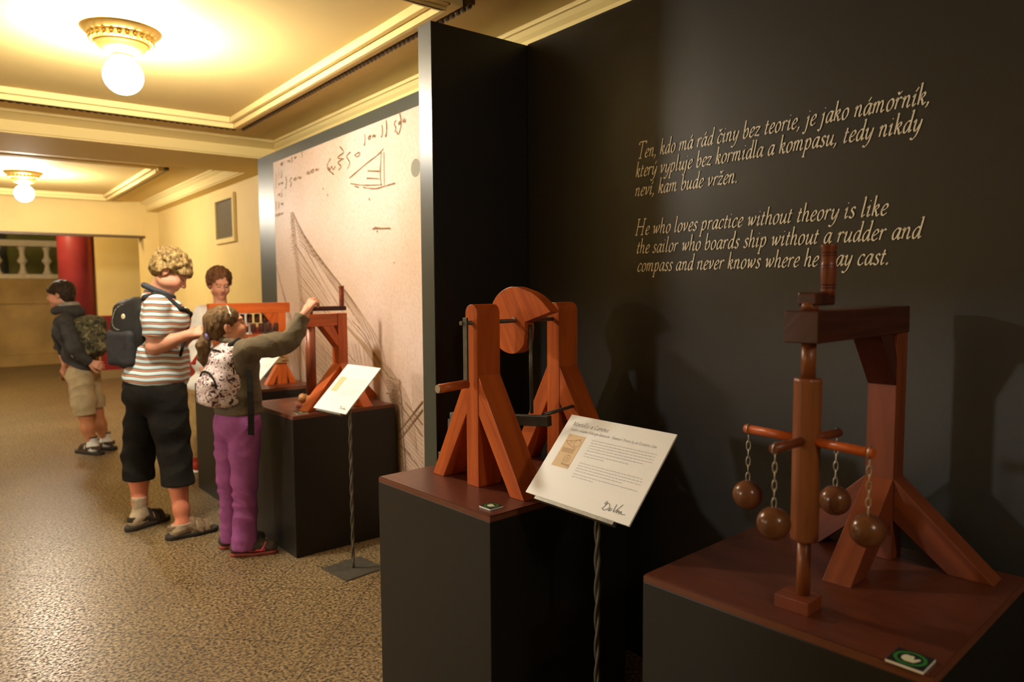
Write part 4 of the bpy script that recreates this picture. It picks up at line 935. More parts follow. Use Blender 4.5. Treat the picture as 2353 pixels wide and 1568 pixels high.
def hand(F, w, d, n, sc=1.0, curl=.35, thumb=1, spread=.06, fold=None):
    """w wrist, d towards the fingers, n out of the back of the hand; thumb +1/-1 side; fold: per-finger extra curl"""
    d = Vector(d).normalized(); n = Vector(n); n = (n-d*n.dot(d)).normalized(); a = d.cross(n)*-thumb; k = sc
    F.cap(w, w+d*.03*k, .021*k, .023*k, .02*k)
    for i, o in enumerate((.028, .010, -.010, -.027)):
        F.cap(w+d*.02*k+a*o*.55*k, w+d*.088*k+a*o*k, .013*k, .0115*k, .012*k)
    for i, (o, L) in enumerate(((.030, .074), (.010, .083), (-.010, .077), (-.029, .060))):
        p = w+d*(.088-.006*abs(i-1))*k+a*o*k; ang = 0; c = curl+(fold[i] if fold else 0)
        dd = (d+a*spread*(1.5-i)).normalized()
        for j, (fr_, r0, r1) in enumerate(((.44, .0098, .009), (.31, .009, .0083), (.25, .0083, .0068))):
            ang += c*(.7 if j == 0 else 1.15); q = p+(dd*math.cos(ang)-n*math.sin(ang))*L*fr_*k
            F.cap(p, q, r0*k, r1*k, .004*k); p = q
    p = w+d*.022*k+a*.022*k
    for L, r0, r1, sp in ((.040, .0135, .0115, .75), (.031, .0108, .0098, .45), (.025, .0098, .008, .25)):
        q = p+(d*(1-sp*.35)+a*sp-n*(.30+curl*.35)).normalized()*L*k; F.cap(p, q, r0*k, r1*k, .006*k); p = q
def lerp(a, b, t): return Vector(a)+(Vector(b)-Vector(a))*t
SKIN = np.array((.56, .265, .165)); LIP = np.array((.46, .15, .115))
RR = Vector((math.cos(YAW), -math.sin(YAW), 0))        # to the right as seen, FH away from the lens
def person(name_label, F, h, base, paint, skin=SKIN):
    def col(v):
        C = np.tile(np.array(skin, float), (len(v), 1)); paint(v, C); return C
    o = sdf_obj('person', F, h, M_skin, base, None, col)
    return tag(o, name_label, 'person', None)
# ------------------------------------------------------------------ woman in the striped polo shirt
D = 4.25
J = lambda x, y, d=0: ond(x, y, D+d)
fw = (RR*.90+FH*.40).normalized(); lf = Vector((-fw.y, fw.x, 0)); up = Vector((0, 0, 1))     # facing, her left
FRM = (lf, fw, up)
base = Vector((.97, 4.62, 0))
fdR = onz(480, 1221, 0)-onz(394, 1240, 0); fdL = onz(383, 1192, 0)-onz(301, 1220, 0); fdR.normalize(); fdL.normalize()
footR, footL = onz(394, 1240, 0)+fdR*.065, onz(301, 1220, 0)+fdL*.065
ankR, ankL = footR+Vector((0, 0, .085)), footL+Vector((0, 0, .085))
kneeR, kneeL = J(402, 1045, -.06), J(318, 1045, .07)
hipR, hipL = J(382, 915, -.05), J(340, 915, .07)
pel = J(360, 880, .01); waist = J(358, 815, .01); chest = J(362, 730, .02); neck0 = J(362, 682, .02); neck1 = J(376, 655, .02)
shR, shL = J(362, 705, -.14), J(362, 702, .18)
elR, wrR = J(356, 797, -.15), J(428, 771, -.11)
elL, wrL = J(400, 800, .20), J(438, 772, .02)
H = Head(J(390, 626, .02), (fw*.80-up*.58-FH*.15), (fw*.58+up*.8), 1.02)
F = Field(); H.put(F, 1.04)
F.cap(neck1+up*.01, neck0, .056, .062, .03); F.ell(chest, (.17, .10, .15), FRM, .05); F.ell(waist, (.165, .12, .14), FRM, .06); F.ell(pel, (.175, .13, .12), FRM, .06)
for s_, e_, w_ in ((shR, elR, wrR), (shL, elL, wrL)):
    F.cap(s_, lerp(s_, e_, .5), .052, .050, .04); F.cap(lerp(s_, e_, .5), e_, .050, .044, .03); F.chain([e_, lerp(e_, w_, .35), w_], [.044, .043, .027], .03)
hand(F, wrR, (wrR-elR).normalized()+fw*.2, (up*.5-FH*.8), .95, 1.15, 1)
hand(F, wrL, (fw*.9-FH*.2+up*.1), (up*.7+FH*.6), .95, .9, -1)
for hp, kn, an, ft in ((hipR, kneeR, ankR, footR), (hipL, kneeL, ankL, footL)):
    F.chain([hp, lerp(hp, kn, .5), kn], [.095, .08, .060], .04); F.chain([kn, lerp(kn, an, .35), lerp(kn, an, .8), an], [.058, .060, .040, .037], .03)
    fx = fdR if ft is footR else fdL; F.chain([an-up*.03-fx*.03, ft+fx*.07+up*.040, ft+fx*.135+up*.03], [.034, .029, .022], .03)
def paint(v, C):
    H.paint(v, C, SKIN, LIP*.9, (.12, .08, .04)); zz = v[:, 2]; m = (zz < .55); C[m] = np.array((.62, .22, .125))
P_ = person('person with short blond hair in a striped polo shirt and black cropped trousers, looking down', F, .0036, base, paint)
# hair: short waves
F = Field(); fr = (H.x, H.y, H.z); k = H.s
F.ell(H.p(0, -.022, .052), [q*k for q in (.088, .104, .082)], fr, .02); F.ell(H.p(0, -.055, .0), [q*k for q in (.080, .065, .068)], fr, .03)
for q in (-1, 1): F.cap(H.p(q*.072, .0, .035), H.p(q*.074, -.03, -.02), .020*k, .024*k, .02)
for i in range(9): F.ell(H.p(-.062+.0155*i, .072+.010*math.sin(i*2.1), .064-.010*abs(i-4)*.5), (.018, .024, .020), fr, .02)
for i in range(90):
    a, b_ = random.uniform(0, 6.28), random.uniform(-.2, 1.35); rr_ = Vector((math.cos(a)*math.cos(b_), math.sin(a)*math.cos(b_), math.sin(b_)))
    if rr_.y > .55 and rr_.z < .45: continue
    t_ = Vector((random.uniform(-1, 1), random.uniform(-1, 1), random.uniform(-.6, .6))); t_ = (t_-rr_*t_.dot(rr_)).normalized()*.022
    q0 = Vector((rr_.x*.082, -.022+rr_.y*.098, .050+rr_.z*.076)); F.chain([H.p(*(q0-t_)), H.p(*(q0+rr_*.006)), H.p(*(q0+t_))], [.006, .010, .006], .010)
F.ell(H.p(0, .115, -.045), (.062*k, .050*k, .085*k), fr, .012, 's')
for q in (-1, 1): F.ell(H.p(q*.085, .002, -.018), (.020, .022, .03), fr, .01, 's')
F.wrinkle(.004, 170, 3, (1, 1, .5))
sdf_obj('hair', F, .0032, hairmat('dark_blond_hair', (.42, .28, .105), (.06, .035, .014), 75, (1, 1, .5)), base, P_)
# polo shirt
F = Field()
for s_, e_ in ((shR, elR), (shL, elL)): F.chain([s_, lerp(s_, e_, .45), lerp(s_, e_, .9)], [.072, .069, .071], .03)
for s_, e_ in ((shR, elR), (shL, elL)):
    dd = (e_-s_).normalized(); q = Vector(lerp(s_, e_, .74)); a_, n_ = npv(q), npv(dd)
    F.ops.append(('s', (lambda a_, n_: (lambda P: np.maximum(-((P-a_) @ n_), np.linalg.norm(P-a_-n_*.06, axis=1)-.12)))(a_, n_), .004))
F.cap(shR*.8+shL*.2, shR*.2+shL*.8, .062, .062, .04)
F.ell(chest+fw*.005, (.185, .130, .15), FRM, .03); F.ell(J(372, 735, .0)+fw*.055, (.155, .10, .10), FRM, .05); F.ell(waist+fw*.015, (.190, .165, .15), FRM, .05); F.ell(pel+up*.035+fw*.0, (.205, .185, .13), FRM, .06)
F.cap(neck0+up*.005, neck0-up*.05, .072, .10, .04)
F.wrinkle(.005, 32, 5, (1, 1, .5))
hem = J(355, 877, 0); F.cut(hem, -up*1.0+RR*-.165, .01); SHIRT = F
def band(v):
    s = v[:, 2]+.06*((v-npv(base)) @ npv(fw))
    return s+.004*np.sin(v[:, 0]*31)*np.sin(v[:, 1]*27)
sdf_obj('polo_shirt', F, .0036, stripes('striped_jersey', .034, [(0, (.60, .72, .74)), (.38, (.035, .10, .11)), (.49, (.60, .23, .11)), (.70, (.04, .07, .08)), (.84, (.42, .55, .58))]), base, P_, stripe=band)
F = Field(); F.chain([neck0+fw*(.012+.080*math.cos(a))+lf*.080*math.sin(a)+up*(.030-.038*math.cos(a)) for a in [.5+.3*i for i in range(19)]], [.015]*19, .01)
sdf_obj('collar', F, .004, cloth('navy_knit', (.05, .055, .07)), base, P_)
# black cropped trousers
F = Field(); F.ell(pel+up*.01, (.195, .168, .13), FRM, .05); F.ell(pel-up*.07-fw*.03, (.19, .155, .13), FRM, .06)
for hp, kn, an in ((hipR, kneeR, ankR), (hipL, kneeL, ankL)):
    F.chain([hp, lerp(hp, kn, .5), kn, lerp(kn, an, .45)], [.118, .104, .088, .092], .035)
F.folds(.006, 60, 9)
for kn, an, zc in ((kneeR, ankR, J(395, 1109, -.06).z), (kneeL, ankL, J(316, 1099, .07).z)):
    a_ = npv(lerp(kn, an, .5)); a_[2] = zc
    F.ops.append(('s', (lambda a_: (lambda P: np.maximum(P[:, 2]-a_[2], np.linalg.norm((P-a_)[:, :2], axis=1)-.125)))(a_), .006))
tr = sdf_obj('cropped_trousers', F, .004, cloth('black_cotton', (.012, .011, .010), bump=.3), base, P_)
# sandals and the one pale sock
def sandal(ft, dirv, L, wd, colr, parent, base, sock=None, sole=(.02, .016, .012), toe=.62):
    dirv = Vector(dirv).normalized(); sd = Vector((-dirv.y, dirv.x, 0))
    F = Field(); heel = ft-dirv*.055
    F.chain([heel+up*.016, heel+dirv*L*.5+up*.016, heel+dirv*(L-.04)+up*.018], [wd*.44, wd*.46, wd*.50], .03)
    F.cut(heel+up*.001, -up, .001); F.cut(heel+up*.028, up, .004)
    o = sdf_obj('sandal', F, .004, bpy.data.materials.get('dark_rubber_sole') or mat('dark_rubber_sole', sole, .7), base, parent)
    F = Field()
    ring = lambda c, rx, rz_, n=14, a0=0, a1=math.pi: [c+sd*rx*math.cos(a0+(a1-a0)*i/n)+up*rz_*math.sin(a0+(a1-a0)*i/n) for i in range(n+1)]
    for t_, rx, rz_ in ((.58, .044, .070), (.74, .043, .058), (.42, .042, .086)): [F.chain([p+dirv*o for p in ring(heel+dirv*L*t_+up*.016, rx, rz_)], [.0052]*15, .006) for o in (-.010, 0, .010)]
    [F.chain([heel+dirv*(.09-.113*math.sin(a))+sd*.041*math.cos(a)+up*(.055+.012*math.sin(a)+o) for a in [math.pi*i/14 for i in range(15)]], [.0052]*15, .006) for o in (-.009, 0, .009)]
    for q in (-1, 1): F.cap(heel+dirv*.09+sd*q*.039+up*.055, heel+dirv*L*.6+sd*q*.046+up*.022, .008, .008, .004)
    sdf_obj('straps', F, .0035, colr, base, o)
    return o
M_taupe = cloth('taupe_nubuck', (.27, .19, .115), vs=60); M_sock = cloth('oat_knit_sock', (.50, .40, .27), vs=90)
sandal(footR, fdR, .245, .10, M_taupe, P_, base); sandal(footL, fdL, .245, .10, cloth('dark_brown_leather', (.055, .04, .03)), P_, base)
for ft, an, top in ((footL, ankL, .19), (footR, ankR, .085)):
    F = Field(); fx = fdR if ft is footR else fdL; F.chain([an+up*(top-.085)*.95, an, an-up*.03-fx*.03], [.043, .041, .038], .02); F.chain([an-up*.04-fx*.03, ft+fx*.07+up*.045, ft+fx*.14+up*.034], [.037, .033, .026], .03)
    F.cut((0, 0, top), up, .006); F.wrinkle(.002, 90, 4); sdf_obj('sock', F, .004, M_sock, base, P_)
# black rucksack
bk = J(311, 768, -.03); bf = (-RR*.48-FH*.88).normalized(); bl = Vector((-bf.y, bf.x, 0)); BF = (bl, bf, (up+bf*.10).normalized())
t = thing('backpack', 'black rucksack with pale round badge on the back of the person in stripes', 'backpack', base)
F = Field(); F.box(bk+up*.01-bf*.02, (.150, .085, .190), BF, .06, .03); F.ell(bk+bf*.045-up*.02, (.135, .07, .165), BF, .05); F.ell(bk-up*.12+bf*.02, (.14, .09, .07), BF, .04); F.ell(bk+up*.17-bf*.02, (.10, .06, .04), BF, .04)
F.folds(.004, 55, 2); MC = F; sdf_obj('main_compartment', F, .005, cloth('black_nylon', (.016, .015, .015), rough=.6, bump=.2), base, t)
F = Field(); F.box(bk+bf*.085-up*.075+bl*.0, (.115, .035, .105), BF, .03, .02); F.folds(.003, 60, 3)
pk = sdf_obj('front_pocket', F, .005, cloth('charcoal_nylon', (.034, .033, .038), rough=.6), base, t)
sf = lambda u, v: onto(MC, bk+bf*.3+bl*u+up*v, -bf)
F = Field(); F.ell(sf(.03, .105), (.017, .006, .019), BF, .0); sdf_obj('round_badge', F, .003, mat('cream_badge', (.62, .55, .34), .5), base, t)
F = Field()
for i in range(19):
    a = 1.9+.155*i; F.ell(sf(.02+.10*math.cos(a), .105+.075*math.sin(a)), (.008, .0022, .0045+.003*(i % 2)), BF, .003)
sdf_obj('printed_arc', F, .003, mat('grey_print_on_nylon', (.16, .16, .14), .6), base, t)
F = Field()
for sh, q in ((shR, -1), (shL, 1)):
    c = sh*.62+neck0*.38
    lay = lambda p, d, o=.004: onto(SHIRT, p-Vector(d)*.12, d)-Vector(d)*o
    F.chain([bk+up*.16-bf*.06+lf*q*.05, lay(c-fw*.06, -up), lay(c-fw*.01, -up), lay(c+fw*.05, -up), lay(sh*.75+chest*.25+fw*.10, -fw), lay(sh*.55+chest*.45+fw*.13, -fw), lay(sh*.3+chest*.7+fw*.15, -fw), lay(waist+lf*q*.12+fw*.10, (-fw-lf*q*.6).normalized())], [.020, .018, .016, .015, .014, .012, .011, .009], .02)
sdf_obj('shoulder_strap', F, .004, bpy.data.materials['black_nylon'], base, t)

# ------------------------------------------------------------------ girl reaching up to the crank
D = 3.86
fw = (RR*.80+FH*.60).normalized(); lf = Vector((-fw.y, fw.x, 0)); FRM = (lf, fw, up)
base = Vector((1.20, 3.99, 0))
ftN, ftF = onz(566, 1266, .02), onz(540, 1248, .02); ftN.z = ftF.z = 0
pel = J(547, 958, 0); waist = J(548, 900, 0); chest = J(545, 835, 0); neck0 = J(533, 793, .0)
shR, shL = J(570, 806, -.10), J(540, 808, .13)
elR, wrR = J(668, 781, .02), J(700, 722, .06)
elL, wrL = J(600, 790, .30), J(640, 776, .42)
H = Head(J(521, 750, .01), (fw*.96+up*.16+FH*-.12), (up*.98-fw*.16), .93)
F = Field(); H.put(F, .98)
F.cap(H.p(0, -.02, -.05), neck0, .044, .047, .02); F.ell(chest, (.115, .075, .12), FRM, .04); F.ell(waist, (.105, .075, .10), FRM, .04); F.ell(pel, (.115, .085, .08), FRM, .04)
for s_, e_, w_ in ((shR, elR, wrR), (shL, elL, wrL)): F.chain([s_, e_, w_], [.038, .033, .021], .025)
hd = (J(722, 686, .09)-wrR).normalized()
hand(F, wrR+hd*.005, hd, (-FH*.80+up*.4-RR*.35), .86, .85, 1, .05, (.0, .1, .15, .2))
hand(F, wrL, (FH*.4+RR*.9), up, .82, .6, -1)
kN, kF = J(562, 1105, -.05), J(528, 1105, .04); hN, hF = J(562, 975, -.05), J(530, 975, .05)
for hp, kn, ft in ((hN, kN, ftN), (hF, kF, ftF)): F.chain([hp, kn, ft+up*.08], [.068, .046, .032], .03); F.chain([ft+up*.05, ft+up*.03+fw*.10], [.03, .025], .02)
P_ = person('person with brown ponytail, grey-brown jacket and purple trousers, arm raised to the crank', F, .0034, base, lambda v, C: H.paint(v, C, SKIN, LIP, (.10, .06, .03)))
F = Field(); fr = (H.x, H.y, H.z); k = H.s
F.ell(H.p(0, -.020, .042), [q*k for q in (.083, .100, .083)], fr, .02); F.ell(H.p(0, -.062, .0), [q*k for q in (.070, .052, .072)], fr, .03)
F.ell(H.p(0, .122, -.03), (.070*k, .062*k, .085*k), fr, .012, 's')
for q in (-1, 1): F.ell(H.p(q*.084, .004, -.015), (.016, .024, .034), fr, .008, 's'); F.ell(H.p(q*.05, .05, -.075), (.05, .075, .06), fr, .012, 's')
pt = H.p(0, -.118, -.03)
F.chain([H.p(0, -.09, -.01), pt, pt-up*.05-fw*.02, pt-up*.12-fw*.012+lf*.01, pt-up*.17+lf*.015], [.030, .020, .032, .030, .012], .02)
F.wrinkle(.003, 170, 3, (1, 1, .25)); HR = F
sdf_obj('hair', F, .0032, hairmat('brown_hair', (.17, .095, .035), (.055, .032, .014), 60, (1, 1, .35)), base, P_)
F = Field(); F.chain([pt+H.x*.022*math.cos(a)+H.z*.022*math.sin(a) for a in [6.3*i/12 for i in range(13)]], [.009]*13, .005); sdf_obj('hair_tie', F, .003, mat('lilac_hair_tie', (.30, .24, .62), .7), base, P_)
F = Field(); F.chain([onto(HR, H.p(.14*math.cos(a), .025, .045+.14*math.sin(a)), H.p(0, .02, .03)-H.p(.14*math.cos(a), .025, .045+.14*math.sin(a))) for a in [.25+.19*i for i in range(15)]], [.0042]*15, .003); sdf_obj('headband', F, .003, mat('silver_headband', (.5, .46, .36), .3, metal=.4), base, P_)
# jacket
F = Field(); F.chain([shR, lerp(shR, elR, .5), elR, lerp(elR, wrR, .5), lerp(elR, wrR, 1.05)], [.058, .056, .052, .046, .042], .035); F.chain([shL, elL, lerp(elL, wrL, .95)], [.055, .047, .038], .03)
F.cap(J(628, 812, .0), J(655, 800, .01), .022, .022, .05)
a_, n_ = npv(lerp(elR, wrR, .93)), npv((wrR-elR).normalized()); F.ops.append(('s', lambda P, a_=a_, n_=n_: np.maximum(-((P-a_) @ n_), np.linalg.norm(P-a_-n_*.05, axis=1)-.085), .004))
F.ell(chest, (.150, .112, .13), FRM, .04); F.ell(waist, (.142, .118, .12), FRM, .05); F.ell(pel+up*.015+fw*.01, (.150, .130, .09), FRM, .05); F.cap(shR, shL, .050, .050, .04); F.cap(neck0-up*.01, neck0-up*.04, .055, .08, .03)
F.chain([neck0+fw*.052*math.cos(a)+lf*.052*math.sin(a)+up*(.018-.015*math.cos(a)) for a in [.5*i for i in range(13)]], [.016]*13, .012)
F.folds(.007, 75, 12)
F.cut(J(560, 948, 0), -up, .01); JACKET = F
jk = sdf_obj('jacket', F, .0036, cloth('grey_brown_fleece', (.125, .098, .062), vs=25, bump=.35), base, P_)
# trousers
F = Field(); F.ell(pel, (.128, .108, .09), FRM, .04); F.ell(pel-up*.05-fw*.025, (.125, .10, .09), FRM, .05)
for hp, kn, ft in ((hN, kN, ftN), (hF, kF, ftF)): F.chain([hp, lerp(hp, kn, .5), kn, lerp(kn, ft, .5), ft+up*.055-fw*.01], [.088, .078, .066, .062, .068], .02)
F.folds(.006, 85, 21, ((.4, .4, 1), (-.5, .3, .9), (.2, -.6, 1), (.9, .2, .35))); F.cut((0, 0, .035), -up, .008)
sdf_obj('trousers', F, .0036, cloth('purple_cotton', (.34, .105, .31), vs=14, bump=.3, dark=(.27, .075, .245)), base, P_)
# trainers
M_tr = cloth('grey_trainer_mesh', (.085, .07, .06), vs=60)
for ft, dd in ((ftN, RR*.97+FH*.2), (ftF, RR*.9+FH*.4)):
    dd = dd.normalized(); F = Field(); F.chain([ft-dd*.05+up*.045, ft+dd*.04+up*.05, ft+dd*.13+up*.036], [.036, .038, .032], .03); F.cut(ft+up*.02, -up, .004); F.wrinkle(.002, 120, 5); so = sdf_obj('trainer', F, .0035, M_tr, base, P_)
    F = Field(); F.chain([ft-dd*.05+up*.012, ft+dd*.05+up*.012, ft+dd*.132+up*.014], [.036, .037, .032], .02); F.cut(ft+up*.001, -up, .001); F.cut(ft+up*.017, up, .003); sdf_obj('sole', F, .0035, bpy.data.materials.get('orange_red_sole') or mat('orange_red_sole', (.30, .06, .045), .6), base, so)
    sd = Vector((-dd.y, dd.x, 0))
    for q in (-1, 1):
        F = Field(); F.cap(ft+dd*.02+sd*q*.036+up*.028, ft+dd*.10+sd*q*.035+up*.028, .006, .005, .003)
        for j in range(3): F.cap(ft+dd*(.03+.028*j)+sd*q*.036+up*.03, ft+dd*(.05+.028*j)+sd*q*.024+up*.066, .007, .005, .003)
        sdf_obj('side_stripe', F, .003, bpy.data.materials.get('pink_trim') or mat('pink_trim', (.55, .05, .09), .5), base, so)
# floral backpack
bk = J(514, 868, -.05); bf = (-fw*.86-FH*.30-RR*.12).normalized(); bl = Vector((-bf.y, bf.x, 0)); BF = (bl, bf, (up+bf*.12).normalized())
t = thing('backpack', 'white backpack with pink and black flower print, worn by the child with the ponytail', 'backpack', base)
M_fl = patches('flower_print', [(0, (.05, .03, .03)), (.38, (.36, .14, .16)), (.415, (.60, .50, .48)), (.54, (.74, .66, .63)), (.585, (.33, .22, .22)), (.615, (.06, .04, .045))], 33, .7, dist=1.3)
F = Field(); F.box(bk-bf*.01, (.125, .075, .155), BF, .06, .03); F.ell(bk+bf*.05-up*.04, (.115, .06, .11), BF, .04); F.ell(bk+up*.15-bf*.02, (.085, .055, .04), BF, .03); F.wrinkle(.006, 45, 8)
sdf_obj('main_compartment', F, .0045, M_fl, base, t)
F = Field(); F.box(bk+bf*.085-up*.065, (.095, .032, .075), BF, .03, .01); F.wrinkle(.004, 60, 4); sdf_obj('front_pocket', F, .0045, M_fl, base, t)
zb = cloth('black_piping', (.018, .015, .015))
F = Field(); F.chain([bk+bl*.102*math.cos(a)+bf*(.098-.012*abs(math.cos(a)))+up*(-.045+.085*math.sin(a)) for a in [.1+.2*i for i in range(16)]], [.006]*16, .003)
F.chain([bk+bl*.125*math.cos(a)+bf*(.05-.05*abs(math.cos(a)))+up*(.02+.13*math.sin(a)) for a in [.1+.2*i for i in range(16)]], [.006]*16, .003); sdf_obj('zip_piping', F, .003, zb, base, t)
F = Field(); F.ell(bk-bl*.115-up*.05+bf*.02, (.03, .06, .07), BF, .02); sdf_obj('side_mesh_pocket', F, .004, cloth('dark_mesh', (.035, .034, .03)), base, t)
F = Field()
for sh, q in ((shR, -1), (shL, 1)):
    c = sh*.55+neck0*.45
    lay = lambda p, d, o=.003: onto(JACKET, p-Vector(d)*.10, d)-Vector(d)*o
    F.chain([bk+up*.13-bf*.05+lf*q*.05, lay(c-fw*.05, -up), lay(c-fw*.01, -up), c+fw*.05-up*.01, chest+lf*q*.06], [.014, .013, .011, .009, .008], .015)
sdf_obj('shoulder_strap', F, .004, zb, base, t)
b = MB(); q = [J(572, 850, -.165), J(575, 900, -.172), J(577, 950, -.165), J(577, 1000, -.13)]
for i in range(3): b.bar(q[i]-base, q[i+1]-base, .004, .032, RR)
b.build('loose_strap_end', zb, t)
# ------------------------------------------------------------------ woman in white behind the farthest plinth
D = 5.72
J = lambda x, y, d=0: ond(x, y, D+d)
fw = (RR*.55-FH*.83).normalized(); lf = Vector((-fw.y, fw.x, 0)); FRM = (lf, fw, up)
base = J(492, 1065, 0); base.z = 0
pel = J(488, 890, 0); waist = J(492, 830, 0); chest = J(500, 755, 0); neck0 = J(508, 708, .01)
shR, shL = J(464, 722, -.02), J(551, 718, .04)
H = Head(J(505, 652, .0), (fw*.90-up*.36+RR*.05), (up*.93+fw*.36), .98)
F = Field(); H.put(F)
F.cap(H.p(0, -.02, -.055), neck0-up*.02, .048, .052, .02); F.ell(chest, (.155, .095, .15), FRM, .05); F.ell(waist, (.135, .10, .12), FRM, .05); F.ell(pel, (.16, .11, .11), FRM, .05)
elR, wrR = J(450, 800, -.03), J(474, 868, -.16); elL, wrL = J(566, 795, .03), J(540, 850, -.2)
for s_, e_, w_ in ((shR, elR, wrR), (shL, elL, wrL)): F.chain([s_, e_, w_], [.046, .038, .026], .03)
hand(F, wrR, fw*.8-up*.4, up, .92, .5, 1); hand(F, wrL, fw*.8-up*.4, up, .92, .5, -1)
ftR, ftL = J(447, 1072, -.0), J(520, 1065, .05); ftR.z = ftL.z = 0
for hp, ft in ((J(468, 910), ftR), (J(512, 910), ftL)): F.chain([hp, lerp(hp, ft, .5), ft+up*.08], [.085, .055, .036], .03); F.chain([ft+up*.05, ft+up*.03+fw*.13], [.034, .028], .02)
P_ = person('person with curly brown hair and white top with red straps, behind the bobbin frame', F, .0038, base, lambda v, C: H.paint(v, C, SKIN, LIP, (.12, .07, .035)), SKIN*1.08)
F = Field(); fr = (H.x, H.y, H.z); k = H.s; R = random.Random(4)
F.ell(H.p(0, -.03, .050), [q*k for q in (.092, .10, .082)], fr, .02); F.ell(H.p(0, -.05, -.01), [q*k for q in (.090, .065, .075)], fr, .03)
for i in range(230):
    a, b_ = R.uniform(0, 6.28), R.uniform(-.7, 1.4); r_ = Vector((math.cos(a)*math.cos(b_), math.sin(a)*math.cos(b_), math.sin(b_)))
    if r_.y > .35 and r_.z < .55: continue
    F.ell(H.p(r_.x*.092, -.028+r_.y*.098, .035+r_.z*.088), (.011, .011, .011), None, .010)
F.ell(H.p(0, .12, -.04), (.066*k, .066*k, .092*k), fr, .01, 's'); F.wrinkle(.004, 190, 6)
sdf_obj('hair', F, .0036, hairmat('chestnut_curls', (.20, .085, .03), (.06, .028, .012), 70), base, P_)
F = Field(); F.ell(chest, (.185, .125, .15), FRM, .05); F.ell(waist, (.165, .135, .14), FRM, .05); F.ell(pel+up*.03, (.185, .15, .11), FRM, .05); F.cap(shR, shL, .055, .055, .05); F.cap(neck0-up*.03, neck0-up*.08, .06, .11, .03)
F.chain([shR, elR, lerp(elR, wrR, .5)], [.066, .066, .056], .04); F.chain([shL, elL, lerp(elL, wrL, .5)], [.064, .062, .054], .04); F.folds(.007, 55, 14); F.cut(pel-up*.02, -up, .01)
F.ell(neck0+fw*.065+up*.005, (.052, .05, .065), FRM, .012, 's')
TOP = F; sdf_obj('white_top', F, .0045, cloth('white_jersey', (.80, .77, .70), var=.06), base, P_)
F = Field()
for hp, ft in ((J(468, 910), ftR), (J(512, 910), ftL)): F.chain([hp, lerp(hp, ft, .5), ft+up*.07], [.11, .085, .062], .03)
F.ell(pel, (.172, .135, .11), FRM, .05); F.wrinkle(.006, 30, 3); F.cut((0, 0, .06), -up, .006); sdf_obj('trousers', F, .0055, cloth('beige_linen', (.42, .28, .12)), base, P_)
for ft in (ftR, ftL):
    F = Field(); F.chain([ft-fw*.05+up*.05, ft+fw*.04+up*.055, ft+fw*.15+up*.038], [.04, .042, .036], .03); F.cut(ft+up*.018, -up, .004); so = sdf_obj('shoe', F, .0045, bpy.data.materials.get('red_shoe_suede') or cloth('red_shoe_suede', (.36, .035, .02)), base, P_)
    F = Field(); F.chain([ft-fw*.055+up*.01, ft+fw*.05+up*.01, ft+fw*.155+up*.012], [.042, .044, .040], .02); F.cut(ft+up*.001, -up, .001); F.cut(ft+up*.02, up, .003); sdf_obj('sole', F, .0045, M_white, base, so)
t = thing('backpack', 'red shoulder straps of a rucksack worn over the white top', 'backpack', base)
for sh, q in ((shR, -1), (shL, 1)):
    c = sh*.62+neck0*.38; F = Field()
    lay = lambda p, d, o=.003: onto(TOP, p-Vector(d)*.12, d)-Vector(d)*o
    pts = [chest-fw*.13+lf*q*.08, lay(c-fw*.04, -up), lay(c+fw*.02, -up), lay(sh*.7+chest*.3+fw*.1, (-fw-up).normalized()), lay(sh*.55+chest*.45+fw*.1, -fw), lay(sh*.3+chest*.7+fw*.1-up*.03, -fw), lay(waist+lf*q*.14+fw*.05, (-fw-lf*q).normalized()), waist+lf*q*.12-fw*.12-up*.03]
    for o in (-.011, 0, .011): F.chain([p+lf*o for p in pts], [.008]*8, .012)
    sdf_obj('shoulder_strap', F, .004, bpy.data.materials.get('red_webbing') or cloth('red_webbing', (.42, .035, .015)), base, t)
F = Field(); F.box(chest-fw*.20-up*.05, (.12, .07, .17), FRM, .05); sdf_obj('main_compartment', F, .006, bpy.data.materials['red_webbing'], base, t)

# ------------------------------------------------------------------ boy walking away to the left
D = 6.31
J = lambda x, y, d=0: ond(x, y, D+d)
fw = (-RR*.90+FH*.42).normalized(); lf = Vector((-fw.y, fw.x, 0)); FRM = (lf, fw, up)
base = onz(212, 1042, 0)
ftN, ftF = onz(213, 1043, 0), onz(243, 1032, 0)
pel = J(190, 858, 0); waist = J(182, 810, 0); chest = J(165, 755, 0); neck0 = J(158, 715, 0)
tl = (chest-pel).normalized(); TF = (lf, lf.cross(tl)*-1 if (lf.cross(tl)*-1).dot(fw) > 0 else lf.cross(tl), tl)
shN, shF = J(150, 738, -.15), J(155, 735, .15)
elN, wrN = J(172, 800, -.20), J(204, 832, -.12); elF, wrF = J(140, 800, .2), J(150, 840, .15)
H = Head(J(139, 678, 0), (-RR*.97-FH*.10-up*.08), (up*.97-RR*.12), .97)
F = Field(); H.put(F, 1.03)
F.cap(H.p(0, -.03, -.05), neck0, .047, .052, .02); F.ell(chest, (.14, .085, .14), TF, .04); F.ell(waist, (.125, .085, .12), TF, .04); F.ell(pel, (.13, .095, .09), TF, .04)
for s_, e_, w_ in ((shN, elN, wrN), (shF, elF, wrF)): F.chain([s_, e_, w_], [.042, .036, .025], .03)
hand(F, wrN, RR*.9-up*.3, -FH+up*.3, .95, .7, -1); hand(F, wrF, fw*.5-up*.8, lf, .95, .5, 1)
hN, hF = J(186, 880, -.07), J(202, 880, .08); kN, kF = J(196, 952, -.07), J(221, 945, .08)
for hp, kn, ft in ((hN, kN, ftN), (hF, kF, ftF)): F.chain([hp, kn], [.078, .054], .03); F.chain([kn, lerp(kn, ft, .35), ft+up*.09], [.052, .053, .034], .03); F.chain([ft+up*.05, ft+up*.035+fw*.13], [.033, .028], .02)
